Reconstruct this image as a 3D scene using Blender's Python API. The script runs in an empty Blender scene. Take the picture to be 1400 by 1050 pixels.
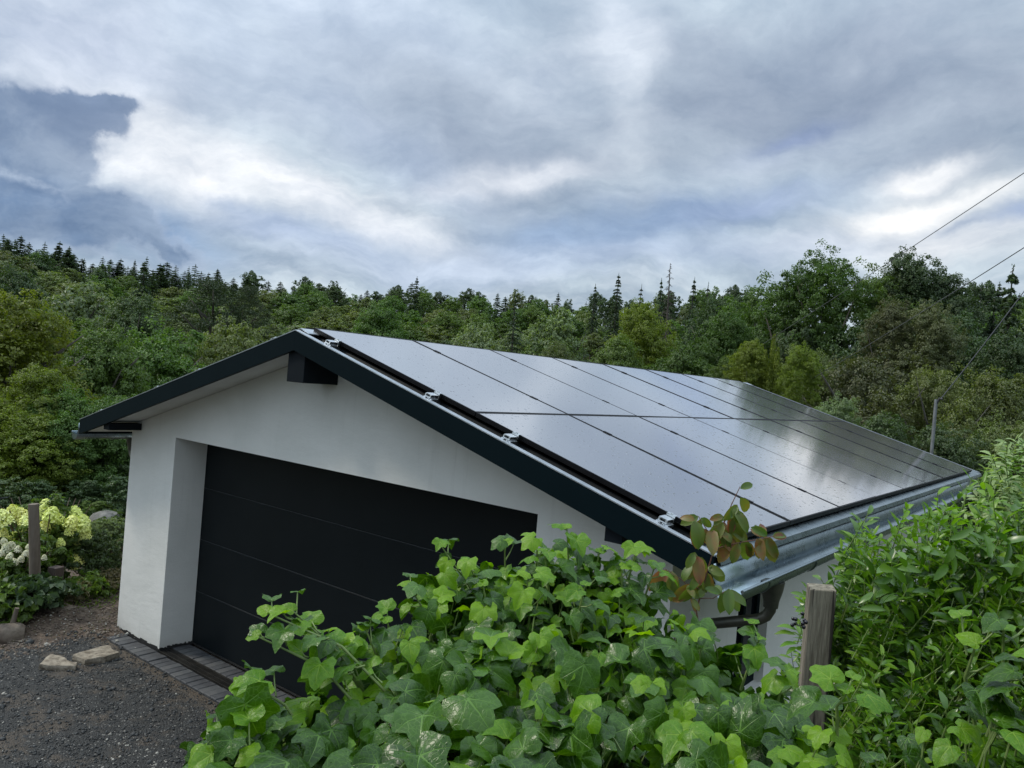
import bpy, math, random
import numpy as np
from mathutils import Vector, Matrix

# ------------------------------------------------------------------ camera, sky, sun, exposure
scene = bpy.context.scene
COL = scene.collection
CAM = np.array([5.3603, -4.1249, 3.1491])
CR = np.array([0.78704148, 0.61140315, 0.08216994])
CU = np.array([-0.0694104, -0.04458758, 0.99659126])
CF = np.array([-0.6129828, 0.79006213, -0.00734546])
FPX = 1074.38
FH = np.array([CF[0], CF[1]]) / math.hypot(CF[0], CF[1])
cd = bpy.data.cameras.new('camera')
cd.sensor_width = 36.0
cd.lens = 36.0 * FPX / 1400.0
cd.clip_start = 0.05
cd.clip_end = 6000
cam = bpy.data.objects.new('camera', cd)
COL.objects.link(cam)
cam.matrix_world = Matrix(((CR[0], CU[0], -CF[0], CAM[0]), (CR[1], CU[1], -CF[1], CAM[1]), (CR[2], CU[2], -CF[2], CAM[2]), (0, 0, 0, 1)))
scene.camera = cam
cd.dof.use_dof = False

scene.view_settings.view_transform = 'Standard'
scene.view_settings.look = 'None'
scene.view_settings.gamma = 1.0
scene.view_settings.use_curve_mapping = False
scene.view_settings.exposure = 0.40
scene.render.engine = 'CYCLES'
scene.cycles.max_bounces = 7
scene.cycles.diffuse_bounces = 3
scene.cycles.glossy_bounces = 3
scene.cycles.transmission_bounces = 4
scene.cycles.use_denoising = True

SUN_EL, SUN_AZ = math.radians(48), math.radians(-118)     # azimuth measured from +Y towards +X
SUND = np.array([math.sin(SUN_AZ) * math.cos(SUN_EL), math.cos(SUN_AZ) * math.cos(SUN_EL), math.sin(SUN_EL)])


def ray(px, py):
    """direction (world) of a point of the photograph, used to find where things stand"""
    d = CR * (px - 700) / FPX + CU * (525 - py) / FPX + CF
    return d


def at(px, py, D):
    """world point seen at px,py at horizontal distance D from the view point"""
    d = ray(px, py)
    return CAM + d * (D / math.hypot(d[0], d[1]))


def lin(r, g, b):
    f = lambda c: (c / 255 / 12.92) if c / 255 <= 0.04045 else ((c / 255 + 0.055) / 1.055) ** 2.4
    return (f(r), f(g), f(b), 1.0)


class NT:
    def __init__(s, tree):
        s.t = tree
        s.n = tree.nodes
        s.l = tree.links

    def node(s, typ, **kw):
        n = s.n.new(typ)
        for k, v in kw.items():
            setattr(n, k, v)
        return n

    def put(s, sock, v):
        if v is None:
            return
        if isinstance(v, bpy.types.NodeSocket):
            s.l.new(v, sock)
        else:
            sock.default_value = v

    def math(s, op, a, b=None, c=None, clamp=False):
        n = s.node('ShaderNodeMath', operation=op, use_clamp=clamp)
        s.put(n.inputs[0], a)
        s.put(n.inputs[1], b)
        s.put(n.inputs[2], c)
        return n.outputs[0]

    def vmath(s, op, a, b=None, out=0):
        n = s.node('ShaderNodeVectorMath', operation=op)
        s.put(n.inputs[0], a)
        s.put(n.inputs[1], b)
        return n.outputs[out]

    def dot(s, a, b):
        return s.vmath('DOT_PRODUCT', a, b, 1)

    def mix(s, f, a, b, typ='MIX'):
        n = s.node('ShaderNodeMix', data_type='RGBA', blend_type=typ)
        s.put(n.inputs[0], f)
        s.put(n.inputs[6], a)
        s.put(n.inputs[7], b)
        return n.outputs[2]

    def noise(s, vec, scale, detail=4, rough=0.55, dist=0.0, color=False):
        n = s.node('ShaderNodeTexNoise')
        s.put(n.inputs['Vector'], vec)
        n.inputs['Scale'].default_value = scale
        n.inputs['Detail'].default_value = detail
        n.inputs['Roughness'].default_value = rough
        n.inputs['Distortion'].default_value = dist
        return n.outputs['Color' if color else 'Fac']

    def ramp(s, fac, stops):
        n = s.node('ShaderNodeValToRGB')
        el = n.color_ramp.elements
        while len(el) < len(stops):
            el.new(0.5)
        for e, (p, c) in zip(el, stops):
            e.position = p
            e.color = c if len(c) == 4 else (*c, 1)
        s.put(n.inputs[0], fac)
        return n.outputs[0]

    def smooth(s, v, a, b):
        n = s.node('ShaderNodeMapRange', interpolation_type='SMOOTHSTEP')
        s.put(n.inputs[0], v)
        n.inputs[1].default_value = a
        n.inputs[2].default_value = b
        return n.outputs[0]


def build_sky():
    w = bpy.data.worlds.new('World')
    scene.world = w
    w.use_nodes = True
    w.node_tree.nodes.clear()
    s = NT(w.node_tree)
    d = s.vmath('NORMALIZE', s.node('ShaderNodeTexCoord').outputs['Generated'])
    wn = s.noise(d, 4.0, 6, 0.6, color=True)
    wv = s.vmath('MULTIPLY', s.vmath('SUBTRACT', wn, (0.5, 0.5, 0.5)), (0.14, 0.14, 0.10))
    dw = s.vmath('ADD', d, wv)
    wn2 = s.noise(d, 16.0, 5, 0.6, color=True)
    wv2 = s.vmath('MULTIPLY', s.vmath('SUBTRACT', wn2, (0.5, 0.5, 0.5)), (0.05, 0.05, 0.05))
    dc = s.vmath('ADD', s.vmath('ADD', d, wv2), s.vmath('MULTIPLY', wv, (0.25, 0.25, 0.25)))
    # cloud deck seen in perspective
    sp = s.node('ShaderNodeSeparateXYZ')
    s.put(sp.inputs[0], dw)
    iz = s.math('DIVIDE', 1.0, s.math('ADD', s.math('MAXIMUM', sp.outputs[2], 0.0), 0.16))
    dk = s.vmath('MULTIPLY', dw, None)
    cz = s.node('ShaderNodeCombineXYZ')
    s.put(cz.inputs[0], s.math('MULTIPLY', sp.outputs[0], iz))
    s.put(cz.inputs[1], s.math('MULTIPLY', sp.outputs[1], iz))
    n1 = s.noise(cz.outputs[0], 1.3, 7, 0.58, 0.3)
    n2 = s.noise(cz.outputs[0], 3.6, 7, 0.6, 0.2)
    n3 = s.noise(d, 30.0, 3, 0.5)
    n4 = s.noise(s.vmath('ADD', cz.outputs[0], (3.1, 7.7, 0)), 2.6, 9, 0.62, 0.15)
    n5 = s.noise(s.vmath('MULTIPLY', dw, (1.0, 1.0, 2.6)), 7.5, 8, 0.60, 0.15)

    def blob(px, py, wx, wy, ang, vec):
        c = ray(px, py)
        L = np.linalg.norm(c)
        c = c / L
        ca, sa = math.cos(math.radians(ang)), math.sin(math.radians(ang))
        a1 = CR * ca + CU * sa
        a2 = -CR * sa + CU * ca
        t1 = a1 - c * a1.dot(c)
        t2 = a2 - c * a2.dot(c)
        t1 = t1 / np.linalg.norm(t1) * FPX * L / wx * 1.0
        t2 = t2 / np.linalg.norm(t2) * FPX * L / wy * 1.0
        x = s.dot(vec, tuple(t1))
        y = s.dot(vec, tuple(t2))
        q = s.math('ADD', s.math('MULTIPLY', x, x), s.math('MULTIPLY', y, y))
        m = s.math('EXPONENT', s.math('MULTIPLY', q, -1.0))
        return s.math('MULTIPLY', m, s.math('GREATER_THAN', s.dot(vec, tuple(c)), 0.0))

    col = s.mix(s.smooth(n1, 0.36, 0.66), lin(*SKY['base_dark']), lin(*SKY['base_light']))
    col = s.mix(s.math('MULTIPLY', s.smooth(n2, 0.40, 0.72), 0.45), col, lin(*SKY['wisp']))
    for (px, py, wx, wy, ang, rgb, k) in SKY['blobs']:
        m = blob(px, py, wx, wy, ang, dw)
        m = s.math('MULTIPLY', m, s.math('MULTIPLY', s.math('ADD', 0.45, s.math('MULTIPLY', n2, 1.1)), k), clamp=True)
        col = s.mix(m, col, lin(*rgb))
    # the towering cumulus on the left, with a firm edge
    f = None
    for (px, py, wx, wy, ang, k) in SKY['cumulus']:
        m = s.math('MULTIPLY', blob(px, py, wx, wy, ang, dc), k)
        f = m if f is None else s.math('MAXIMUM', f, m)
    f = s.math('ADD', f, s.math('MULTIPLY', s.math('SUBTRACT', n3, 0.5), 0.35))
    f = s.math('ADD', f, s.math('MULTIPLY', s.math('SUBTRACT', s.noise(dc, 13.0, 7, 0.62), 0.5), 0.50))
    mask = s.smooth(f, 0.27, 0.60)
    inner = s.noise(dw, 9.0, 5, 0.6)
    cc = s.mix(s.smooth(inner, 0.38, 0.64), lin(96, 119, 152), lin(134, 151, 175))
    cc = s.mix(s.smooth(f, 0.36, 0.60), lin(160, 172, 192), cc)
    mask = s.math('MULTIPLY', mask, s.math('ADD', 0.80, s.math('MULTIPLY', n2, 0.2)))
    # fades out into the haze near its foot
    mask = s.math('MULTIPLY', mask, 0.95)
    col = s.mix(mask, col, cc)
    # broken texture of the deck
    col = s.mix(0.85, col, s.mix(1.0, col, s.ramp(n4, [(0.30, (0.72, 0.765, 0.82, 1)), (0.50, (0.97, 0.975, 0.98, 1)), (0.68, (1.20, 1.18, 1.15, 1))]), 'MULTIPLY'))
    col = s.mix(0.6, col, s.mix(1.0, col, s.ramp(n5, [(0.33, (0.80, 0.83, 0.87, 1)), (0.66, (1.18, 1.16, 1.13, 1))]), 'MULTIPLY'))
    # thin fine structure
    col = s.mix(0.35, col, s.mix(1.0, col, s.ramp(n3, [(0.3, (0.86, 0.87, 0.9, 1)), (0.7, (1.12, 1.1, 1.08, 1))]), 'MULTIPLY'))
    # an overcast sky grows brighter towards the zenith
    up_ = s.node('ShaderNodeSeparateXYZ')
    s.put(up_.inputs[0], d)
    zen = s.math('ADD', 1.0, s.math('MULTIPLY', s.smooth(up_.outputs[2], 0.30, 1.0), 1.9))
    zc = s.node('ShaderNodeCombineXYZ')
    for k_ in range(3):
        s.put(zc.inputs[k_], zen)
    col = s.mix(1.0, col, zc.outputs[0], 'MULTIPLY')
    bg = s.node('ShaderNodeBackground')
    s.put(bg.inputs[0], col)
    bg.inputs[1].default_value = SKY['strength']
    sky = s.node('ShaderNodeTexSky', sky_type='NISHITA')
    sky.sun_disc = False
    sky.sun_elevation = SUN_EL
    sky.sun_rotation = SUN_AZ
    b2 = s.node('ShaderNodeBackground')
    s.put(b2.inputs[0], sky.outputs[0])
    b2.inputs[1].default_value = 0.07
    mx = s.node('ShaderNodeMixShader')
    mx.inputs[0].default_value = 0.92
    s.l.new(b2.outputs[0], mx.inputs[1])
    s.l.new(bg.outputs[0], mx.inputs[2])
    out = s.node('ShaderNodeOutputWorld')
    s.l.new(mx.outputs[0], out.inputs[0])
    sd = bpy.data.lights.new('sun', 'SUN')
    sd.energy = 1.5
    sd.angle = math.radians(10)
    sd.color = (1.0, 0.93, 0.80)
    so = bpy.data.objects.new('sun', sd)
    so.rotation_euler = Vector(tuple(SUND)).to_track_quat('Z', 'Y').to_euler()
    so.location = (0, 0, 60)
    COL.objects.link(so)


SKY = dict(
    strength=0.93, base_dark=(152, 168, 183), base_light=(188, 202, 212), wisp=(204, 212, 220),
    blobs=[  # px, py, half width, half height, angle (deg, ccw), colour, strength
        (60, 40, 260, 130, 0, (200, 209, 226), .8),
        (480, 60, 260, 120, -10, (186, 199, 217), .8),
        (300, 40, 60, 60, 0, (172, 186, 205), .6),
        (660, 200, 210, 75, -25, (153, 166, 184), .85),
        (560, 225, 160, 40, -28, (158, 173, 199), .5),
        (1000, 130, 240, 90, 10, (150, 163, 181), .9),
        (880, 60, 120, 50, -20, (156, 168, 184), .8),
        (1150, 150, 140, 40, 10, (144, 157, 178), .8),
        (620, 130, 130, 30, -15, (154, 167, 184), .7),
        (1180, 90, 240, 70, 5, (154, 166, 183), .8),
        (1330, 170, 160, 70, 0, (150, 162, 180), .8),
        (840, 60, 40, 110, 15, (212, 220, 230), .7),
        (760, 120, 60, 60, 0, (205, 214, 227), .5),
        (930, 300, 230, 34, 8, (134, 155, 184), 1.0),
        (760, 345, 160, 32, 5, (136, 160, 192), .9),
        (950, 350, 300, 22, 3, (176, 191, 213), .7),
        (720, 250, 120, 18, 8, (222, 226, 233), .8),
        (1060, 215, 160, 25, 8, (185, 197, 213), .6),
        (1100, 180, 60, 14, 12, (140, 156, 190), .7),
        (230, 230, 130, 45, -22, (236, 238, 241), 1.1),
        (400, 255, 190, 26, -20, (238, 240, 243), 1.1),
        (150, 200, 60, 60, 0, (232, 235, 239), 1.0),
        (540, 315, 110, 22, -12, (226, 230, 236), .9),
        (330, 290, 60, 13, -15, (168, 183, 205), .8),
        (420, 330, 150, 24, -8, (168, 184, 211), .8),
        (590, 365, 190, 22, 0, (188, 201, 220), .8),
        (40, 290, 190, 60, -15, (108, 137, 174), .95),
        (230, 325, 90, 30, -20, (126, 151, 184), .9),
        (1290, 238, 60, 18, 5, (240, 241, 242), 1.0),
        (1260, 290, 110, 20, 8, (243, 243, 242), 1.2),
        (1300, 330, 120, 26, 0, (224, 227, 231), .9),
        (1120, 330, 80, 20, 0, (200, 209, 222), .8),
        (1335, 301, 26, 7, 0, (160, 172, 190), 1.0),
        (1395, 296, 30, 14, 0, (152, 168, 195), .9),
        (1040, 280, 110, 20, 10, (158, 174, 204), .6),
    ],
    cumulus=[(20, 170, 110, 66, 0, 1.0), (95, 156, 78, 36, 8, 1.0), (138, 142, 46, 20, 12, .95), (70, 210, 58, 60, 0, .95),
             (40, 290, 130, 50, -12, .9), (160, 300, 110, 36, -30, .85), (235, 335, 60, 26, -35, .75)],
)
build_sky()

# ------------------------------------------------------------------ helpers
rng = np.random.default_rng(7)
random.seed(7)


def tag(o, label=None, cat=None, group=None, kind=None):
    if label:
        o['label'] = label
    if cat:
        o['category'] = cat
    if group:
        o['group'] = group
    if kind:
        o['kind'] = kind
    return o


def link(o, parent=None):
    COL.objects.link(o)
    if parent:
        o.parent = parent
    return o


def empty(name, loc=(0, 0, 0), rz=0.0, parent=None):
    o = bpy.data.objects.new(name, None)
    o.location = loc
    o.rotation_euler = (0, 0, rz)
    o.empty_display_size = 0.2
    return link(o, parent)


def mesh_np(name, V, F, mats=(), smooth=False, uv=None, mi=None):
    """V (n,3), F list of index tuples or (m,k) array"""
    me = bpy.data.meshes.new(name)
    V = np.asarray(V, dtype=np.float32)
    if isinstance(F, np.ndarray):
        k = F.shape[1]
        me.vertices.add(len(V))
        me.vertices.foreach_set('co', V.ravel())
        me.loops.add(F.size)
        me.loops.foreach_set('vertex_index', F.astype(np.int32).ravel())
        me.polygons.add(len(F))
        me.polygons.foreach_set('loop_start', np.arange(0, F.size, k, dtype=np.int32))
        try:
            me.polygons.foreach_set('loop_total', np.full(len(F), k, dtype=np.int32))
        except Exception:
            pass
    else:
        me.from_pydata([tuple(v) for v in V.tolist()], [], F)
    for m in mats:
        me.materials.append(m)
    me.update(calc_edges=True)
    if smooth:
        me.polygons.foreach_set('use_smooth', np.ones(len(me.polygons), dtype=bool))
    if mi is not None:
        me.polygons.foreach_set('material_index', np.asarray(mi, dtype=np.int32))
    if uv is not None:
        l = me.uv_layers.new(name='UVMap')
        vi = np.zeros(len(me.loops), dtype=np.int32)
        me.loops.foreach_get('vertex_index', vi)
        l.data.foreach_set('uv', np.asarray(uv, dtype=np.float32)[vi].ravel())
    me.validate()
    return me


class MB:
    """collects simple solids into one mesh"""

    def __init__(s):
        s.v = []
        s.f = []

    def add(s, V, F):
        b = len(s.v)
        s.v += [tuple(map(float, v)) for v in V]
        s.f += [tuple(b + i for i in f) for f in F]
        return s

    def box(s, a, b):
        x0, y0, z0 = a
        x1, y1, z1 = b
        return s.add([(x0, y0, z0), (x1, y0, z0), (x1, y1, z0), (x0, y1, z0), (x0, y0, z1), (x1, y0, z1), (x1, y1, z1), (x0, y1, z1)],
                     [(3, 2, 1, 0), (4, 5, 6, 7), (0, 1, 5, 4), (1, 2, 6, 5), (2, 3, 7, 6), (3, 0, 4, 7)])

    def prism_y(s, poly, y0, y1):
        """poly in XZ, extruded along Y"""
        n = len(poly)
        V = [(x, y0, z) for x, z in poly] + [(x, y1, z) for x, z in poly]
        F = [tuple(range(n)), tuple(range(2 * n - 1, n - 1, -1))] + [(i, n + i, n + (i + 1) % n, (i + 1) % n) for i in range(n)]
        return s.add(V, F)

    def prism_z(s, poly, z0, z1):
        n = len(poly)
        V = [(x, y, z0) for x, y in poly] + [(x, y, z1) for x, y in poly]
        F = [tuple(range(n - 1, -1, -1)), tuple(range(n, 2 * n))] + [(i, (i + 1) % n, n + (i + 1) % n, n + i) for i in range(n)]
        return s.add(V, F)

    def tube(s, P, r, n=8, cap=True):
        P = [np.asarray(p, float) for p in P]
        if not hasattr(r, '__len__'):
            r = [r] * len(P)
        V = []
        up = None
        for i, p in enumerate(P):
            t = P[min(i + 1, len(P) - 1)] - P[max(i - 1, 0)]
            t = t / (np.linalg.norm(t) + 1e-9)
            if up is None:
                up = np.array([0, 0, 1.0]) if abs(t[2]) < 0.9 else np.array([1.0, 0, 0])
            a = np.cross(t, up)
            a = a / (np.linalg.norm(a) + 1e-9)
            b = np.cross(a, t)
            up = b
            for k in range(n):
                th = 2 * math.pi * k / n
                V.append(p + r[i] * (a * math.cos(th) + b * math.sin(th)))
        F = []
        for i in range(len(P) - 1):
            for k in range(n):
                k2 = (k + 1) % n
                F.append((i * n + k, i * n + k2, (i + 1) * n + k2, (i + 1) * n + k))
        if cap:
            F.append(tuple(range(n - 1, -1, -1)))
            F.append(tuple(range((len(P) - 1) * n, len(P) * n)))
        return s.add(V, F)

    def build(s, name, mat, parent=None, smooth=False, bevel=0.0, seg=2):
        me = bpy.data.meshes.new(name)
        me.from_pydata(s.v, [], s.f)
        if mat is not None:
            me.materials.append(mat)
        me.update()
        if smooth:
            me.polygons.foreach_set('use_smooth', np.ones(len(me.polygons), dtype=bool))
            if hasattr(me, 'set_sharp_from_angle'):
                me.set_sharp_from_angle(angle=math.radians(42))
        o = bpy.data.objects.new(name, me)
        link(o, parent)
        if bevel > 0:
            m = o.modifiers.new('Bevel', 'BEVEL')
            m.width = bevel
            m.segments = seg
            m.limit_method = 'ANGLE'
            m.harden_normals = False
        return o


def obj(name, me, parent=None, loc=(0, 0, 0), rot=None, scale=None):
    o = bpy.data.objects.new(name, me)
    o.location = loc
    if rot is not None:
        o.rotation_euler = rot
    if scale is not None:
        o.scale = scale
    return link(o, parent)


# ------------------------------------------------------------------ materials
def new_mat(name):
    m = bpy.data.materials.new(name)
    m.use_nodes = True
    m.node_tree.nodes.clear()
    s = NT(m.node_tree)
    out = s.node('ShaderNodeOutputMaterial')
    p = s.node('ShaderNodeBsdfPrincipled')
    s.l.new(p.outputs[0], out.inputs[0])
    return m, s, p, out


def P(p, name, v, s):
    s.put(p.inputs[name], v)


def simple(name, c1, c2=None, nscale=4, rough=0.6, metal=0.0, bump=0.0, bscale=60, rvar=0.0, spec=0.5, detail=5, stretch=None):
    m, s, p, out = new_mat(name)
    tc = s.node('ShaderNodeTexCoord').outputs['Object']
    if stretch:
        tc = s.vmath('MULTIPLY', tc, stretch)
    c1 = (*c1, 1)
    if c2:
        n = s.noise(tc, nscale, detail, 0.6)
        P(p, 'Base Color', s.mix(s.smooth(n, 0.32, 0.68), c1, (*c2, 1)), s)
    else:
        P(p, 'Base Color', c1, s)
    if rvar:
        n = s.noise(tc, nscale * 1.7, 4, 0.6)
        P(p, 'Roughness', s.math('ADD', rough - rvar * 0.5, s.math('MULTIPLY', n, rvar)), s)
    else:
        P(p, 'Roughness', rough, s)
    P(p, 'Metallic', metal, s)
    P(p, 'Specular IOR Level', spec, s)
    if bump:
        b = s.node('ShaderNodeBump')
        b.inputs['Strength'].default_value = 1.0
        b.inputs['Distance'].default_value = bump
        s.put(b.inputs['Height'], s.noise(tc, bscale, 6, 0.65))
        P(p, 'Normal', b.outputs[0], s)
    return m


def leaf_mat(name, cA, cB, trans=0.35, rough=0.5, spec=0.4, tcol=None, nscale=0.25, var=0.35, cC=None):
    """foliage: colour varies by leaf, by clump and by plant"""
    m, s, p, out = new_mat(name)
    g = s.node('ShaderNodeNewGeometry')
    oi = s.node('ShaderNodeObjectInfo')
    rnd = g.outputs['Random Per Island']
    n = s.noise(g.outputs['Position'], nscale, 3, 0.5)
    f = s.math('ADD', s.math('MULTIPLY', rnd, 0.6), s.math('MULTIPLY', s.math('SUBTRACT', n, 0.3), 1.0), clamp=True)
    col = s.mix(f, (*cA, 1), (*cB, 1))
    if cC:
        col = s.mix(s.smooth(rnd, 0.86, 1.0), col, (*cC, 1))
    br = s.math('ADD', 1 - var * 0.5, s.math('MULTIPLY', oi.outputs['Random'], var))
    hs = s.node('ShaderNodeHueSaturation')
    s.put(hs.inputs['Hue'], s.math('ADD', 0.488, s.math('MULTIPLY', s.math('FRACT', s.math('MULTIPLY', oi.outputs['Random'], 7.3)), 0.024)))
    s.put(hs.inputs['Value'], br)
    s.put(hs.inputs['Color'], col)
    col = hs.outputs[0]
    P(p, 'Base Color', col, s)
    P(p, 'Roughness', rough, s)
    P(p, 'Specular IOR Level', spec, s)
    t = s.node('ShaderNodeBsdfTranslucent')
    s.put(t.inputs[0], s.mix(1.0, col, (*(tcol or (1.5, 1.7, 0.6)), 1), 'MULTIPLY'))
    mx = s.node('ShaderNodeMixShader')
    mx.inputs[0].default_value = trans
    s.l.new(p.outputs[0], mx.inputs[1])
    s.l.new(t.outputs[0], mx.inputs[2])
    s.l.new(mx.outputs[0], out.inputs[0])
    return m


MAT = {}


def build_materials():
    # plaster with fine grain, a trace of grime near the ground
    m, s, p, out = new_mat('white_plaster')
    g = s.node('ShaderNodeNewGeometry').outputs['Position']
    sep = s.node('ShaderNodeSeparateXYZ')
    s.put(sep.inputs[0], g)
    n = s.noise(g, 1.6, 5, 0.6)
    c = s.mix(s.smooth(n, 0.3, 0.7), (0.71, 0.705, 0.665, 1), (0.78, 0.77, 0.73, 1))
    dirt = s.math('MULTIPLY', s.math('SUBTRACT', 1.0, s.smooth(s.math('ADD', sep.outputs[2], s.math('MULTIPLY', n, 0.25)), 0.08, 0.32)), 0.35)
    c = s.mix(dirt, c, (0.42, 0.38, 0.32, 1))
    run = s.noise(s.vmath('MULTIPLY', g, (9, 9, 0.5)), 1.0, 5, 0.7)
    c = s.mix(s.math('MULTIPLY', s.smooth(run, 0.55, 0.75), 0.16), c, (0.40, 0.39, 0.35, 1))
    P(p, 'Base Color', c, s)
    P(p, 'Roughness', 0.9, s)
    b = s.node('ShaderNodeBump')
    b.inputs['Distance'].default_value = 0.0025
    s.put(b.inputs['Height'], s.noise(g, 170, 3, 0.7))
    b2 = s.node('ShaderNodeBump')
    b2.inputs['Distance'].default_value = 0.005
    s.put(b2.inputs['Height'], s.noise(s.vmath('MULTIPLY', g, (1, 1, 1.8)), 5, 5, 0.6))
    s.l.new(b.outputs[0], b2.inputs['Normal'])
    P(p, 'Normal', b2.outputs[0], s)
    MAT['plaster'] = m
    MAT['anthracite'] = simple('anthracite_paint', (0.0018, 0.0072, 0.0100), (0.0026, 0.0085, 0.0115), 3, 0.55, spec=0.07, bump=0.0006, bscale=220, rvar=0.1)
    MAT['anthracite_matt'] = simple('anthracite_timber', (0.004, 0.007, 0.011), (0.006, 0.010, 0.014), 3, 0.6, spec=0.15, bump=0.0008, bscale=90)
    MAT['door'] = simple('door_coating', (0.0055, 0.0085, 0.0100), (0.0070, 0.0102, 0.0120), 2, 0.50, spec=0.16, bump=0.0008, bscale=420, rvar=0.08)
    MAT['joint'] = simple('door_joint', (0.055, 0.062, 0.066), None, 1, 0.5)
    MAT['galv_dark'] = simple('zinc_pipe_foliage_reflection', (0.08, 0.085, 0.072), (0.16, 0.155, 0.13), 6, 0.42, metal=0.7)  # dark green-brown of reflected foliage is painted into the zinc colour
    MAT['seal'] = simple('black_bitumen', (0.008, 0.008, 0.008), (0.02, 0.02, 0.02), 20, 0.75, bump=0.003, bscale=80)
    MAT['soffit'] = simple('soffit_paint', (0.62, 0.62, 0.59), (0.70, 0.70, 0.67), 3, 0.75, bump=0.001, bscale=120)
    MAT['roofsheet'] = simple('dark_roof_sheet', (0.004, 0.005, 0.006), (0.008, 0.009, 0.010), 5, 0.5, rvar=0.15, spec=0.12, bump=0.001, bscale=60)
    MAT['lip'] = simple('zinc_lip', (0.42, 0.46, 0.50), (0.55, 0.58, 0.62), 8, 0.38, metal=0.85, bump=0.0008, bscale=60)
    MAT['alu'] = simple('milled_aluminium', (0.75, 0.78, 0.80), (0.86, 0.88, 0.9), 12, 0.28, metal=1.0, bump=0.0006, bscale=160)
    MAT['frame'] = simple('black_anodised', (0.004, 0.004, 0.005), (0.007, 0.007, 0.008), 6, 0.45, spec=0.15, rvar=0.1)
    MAT['glass_dark'] = simple('dark_window_glass', (0.008, 0.010, 0.014), None, 1, 0.06, spec=0.6)
    # galvanised gutter: spangle, rain streaks
    m, s, p, out = new_mat('galvanised_steel')
    g = s.node('ShaderNodeNewGeometry').outputs['Position']
    v = s.node('ShaderNodeTexVoronoi')
    s.put(v.inputs['Vector'], g)
    v.inputs['Scale'].default_value = 55
    n = s.noise(g, 2.5, 5, 0.65)
    c = s.mix(s.smooth(n, 0.3, 0.7), (0.24, 0.30, 0.33, 1), (0.34, 0.41, 0.44, 1))
    c = s.mix(s.math('MULTIPLY', v.outputs['Distance'], 0.15), c, (0.62, 0.68, 0.72, 1))
    P(p, 'Base Color', c, s)
    P(p, 'Metallic', 1.0, s)
    P(p, 'Roughness', s.math('ADD', 0.16, s.math('MULTIPLY', s.noise(g, 9, 5, 0.65), 0.25)), s)
    b = s.node('ShaderNodeBump')
    b.inputs['Distance'].default_value = 0.0006
    s.put(b.inputs['Height'], s.noise(g, 22, 3, 0.5))
    P(p, 'Normal', b.outputs[0], s)
    MAT['galv'] = m
    # photovoltaic glass: black cells under satin glass, wet with rain drops
    m, s, p, out = new_mat('panel_glass')
    tc = s.node('ShaderNodeTexCoord').outputs['Object']
    g = s.node('ShaderNodeNewGeometry').outputs['Position']
    sp = s.node('ShaderNodeSeparateXYZ')
    s.put(sp.inputs[0], tc)
    cu = s.math('ABSOLUTE', s.math('SUBTRACT', s.math('FRACT', s.math('DIVIDE', sp.outputs[0], 0.0925)), 0.5))
    cv = s.math('ABSOLUTE', s.math('SUBTRACT', s.math('FRACT', s.math('DIVIDE', sp.outputs[1], 0.1835)), 0.5))
    line = s.math('MAXIMUM', s.math('GREATER_THAN', cu, 0.487), s.math('GREATER_THAN', cv, 0.493))
    base = s.mix(line, (0.010, 0.011, 0.015, 1), (0.020, 0.021, 0.025, 1))
    grime = s.noise(g, 1.4, 6, 0.65)
    base = s.mix(s.math('MULTIPLY', s.smooth(grime, 0.35, 0.75), 0.10), base, (0.20, 0.20, 0.19, 1))
    base = s.mix(0.8, base, (0.49, 0.50, 0.53, 1))
    
    v = s.node('ShaderNodeTexVoronoi')
    s.put(v.inputs['Vector'], g)
    v.inputs['Scale'].default_value = 34
    v.inputs['Randomness'].default_value = 1.0
    keep = s.math('GREATER_THAN', s.node('ShaderNodeSeparateColor').outputs[0], 0.5)
    sc = s.node('ShaderNodeSeparateColor')
    s.put(sc.inputs[0], v.outputs['Color'])
    keep = s.math('GREATER_THAN', sc.outputs[0], 0.45)
    rad = s.math('ADD', 0.12, s.math('MULTIPLY', s.math('MULTIPLY', sc.outputs[1], sc.outputs[1]), 0.26))
    drop = s.math('MULTIPLY', s.smooth(s.math('SUBTRACT', rad, v.outputs['Distance']), 0.0, 0.16), keep)
    b = s.node('ShaderNodeBump')
    b.inputs['Distance'].default_value = 0.005
    b.inputs['Strength'].default_value = 0.8
    s.put(b.inputs['Height'], drop)
    P(p, 'Metallic', s.math('SUBTRACT', 0.75, s.math('MULTIPLY', drop, 0.7)), s)
    base = s.mix(s.math('MULTIPLY', drop, 0.8), base, (0.05, 0.05, 0.06, 1))
    P(p, 'Base Color', base, s)
    P(p, 'Normal', b.outputs[0], s)
    P(p, 'Roughness', s.math('ADD', 0.10, s.math('MULTIPLY', grime, 0.10)), s)
    P(p, 'IOR', 1.52, s)
    P(p, 'Coat Weight', s.math('SUBTRACT', 1.0, s.math('MULTIPLY', drop, 0.85)), s)
    P(p, 'Coat Roughness', 0.08, s)
    P(p, 'Coat IOR', 1.9, s)
    s.l.new(b.outputs[0], p.inputs['Coat Normal'])
    P(p, 'Specular IOR Level', 1.0, s)
    MAT['pv'] = m
    MAT['paver'] = simple('anthracite_paver', (0.032, 0.033, 0.037), (0.062, 0.064, 0.069), 5, 0.7, bump=0.0025, bscale=70, rvar=0.2)
    MAT['paver2'] = simple('grey_paver', (0.055, 0.058, 0.062), (0.09, 0.09, 0.09), 5, 0.75, bump=0.0025, bscale=70, rvar=0.2)
    MAT['drain'] = simple('dark_drain_steel', (0.025, 0.024, 0.022), (0.05, 0.046, 0.04), 9, 0.5, metal=0.5)
    MAT['slab'] = simple('sandstone', (0.15, 0.12, 0.085), (0.36, 0.31, 0.24), 14, 0.85, bump=0.03, bscale=16, detail=10)
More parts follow.
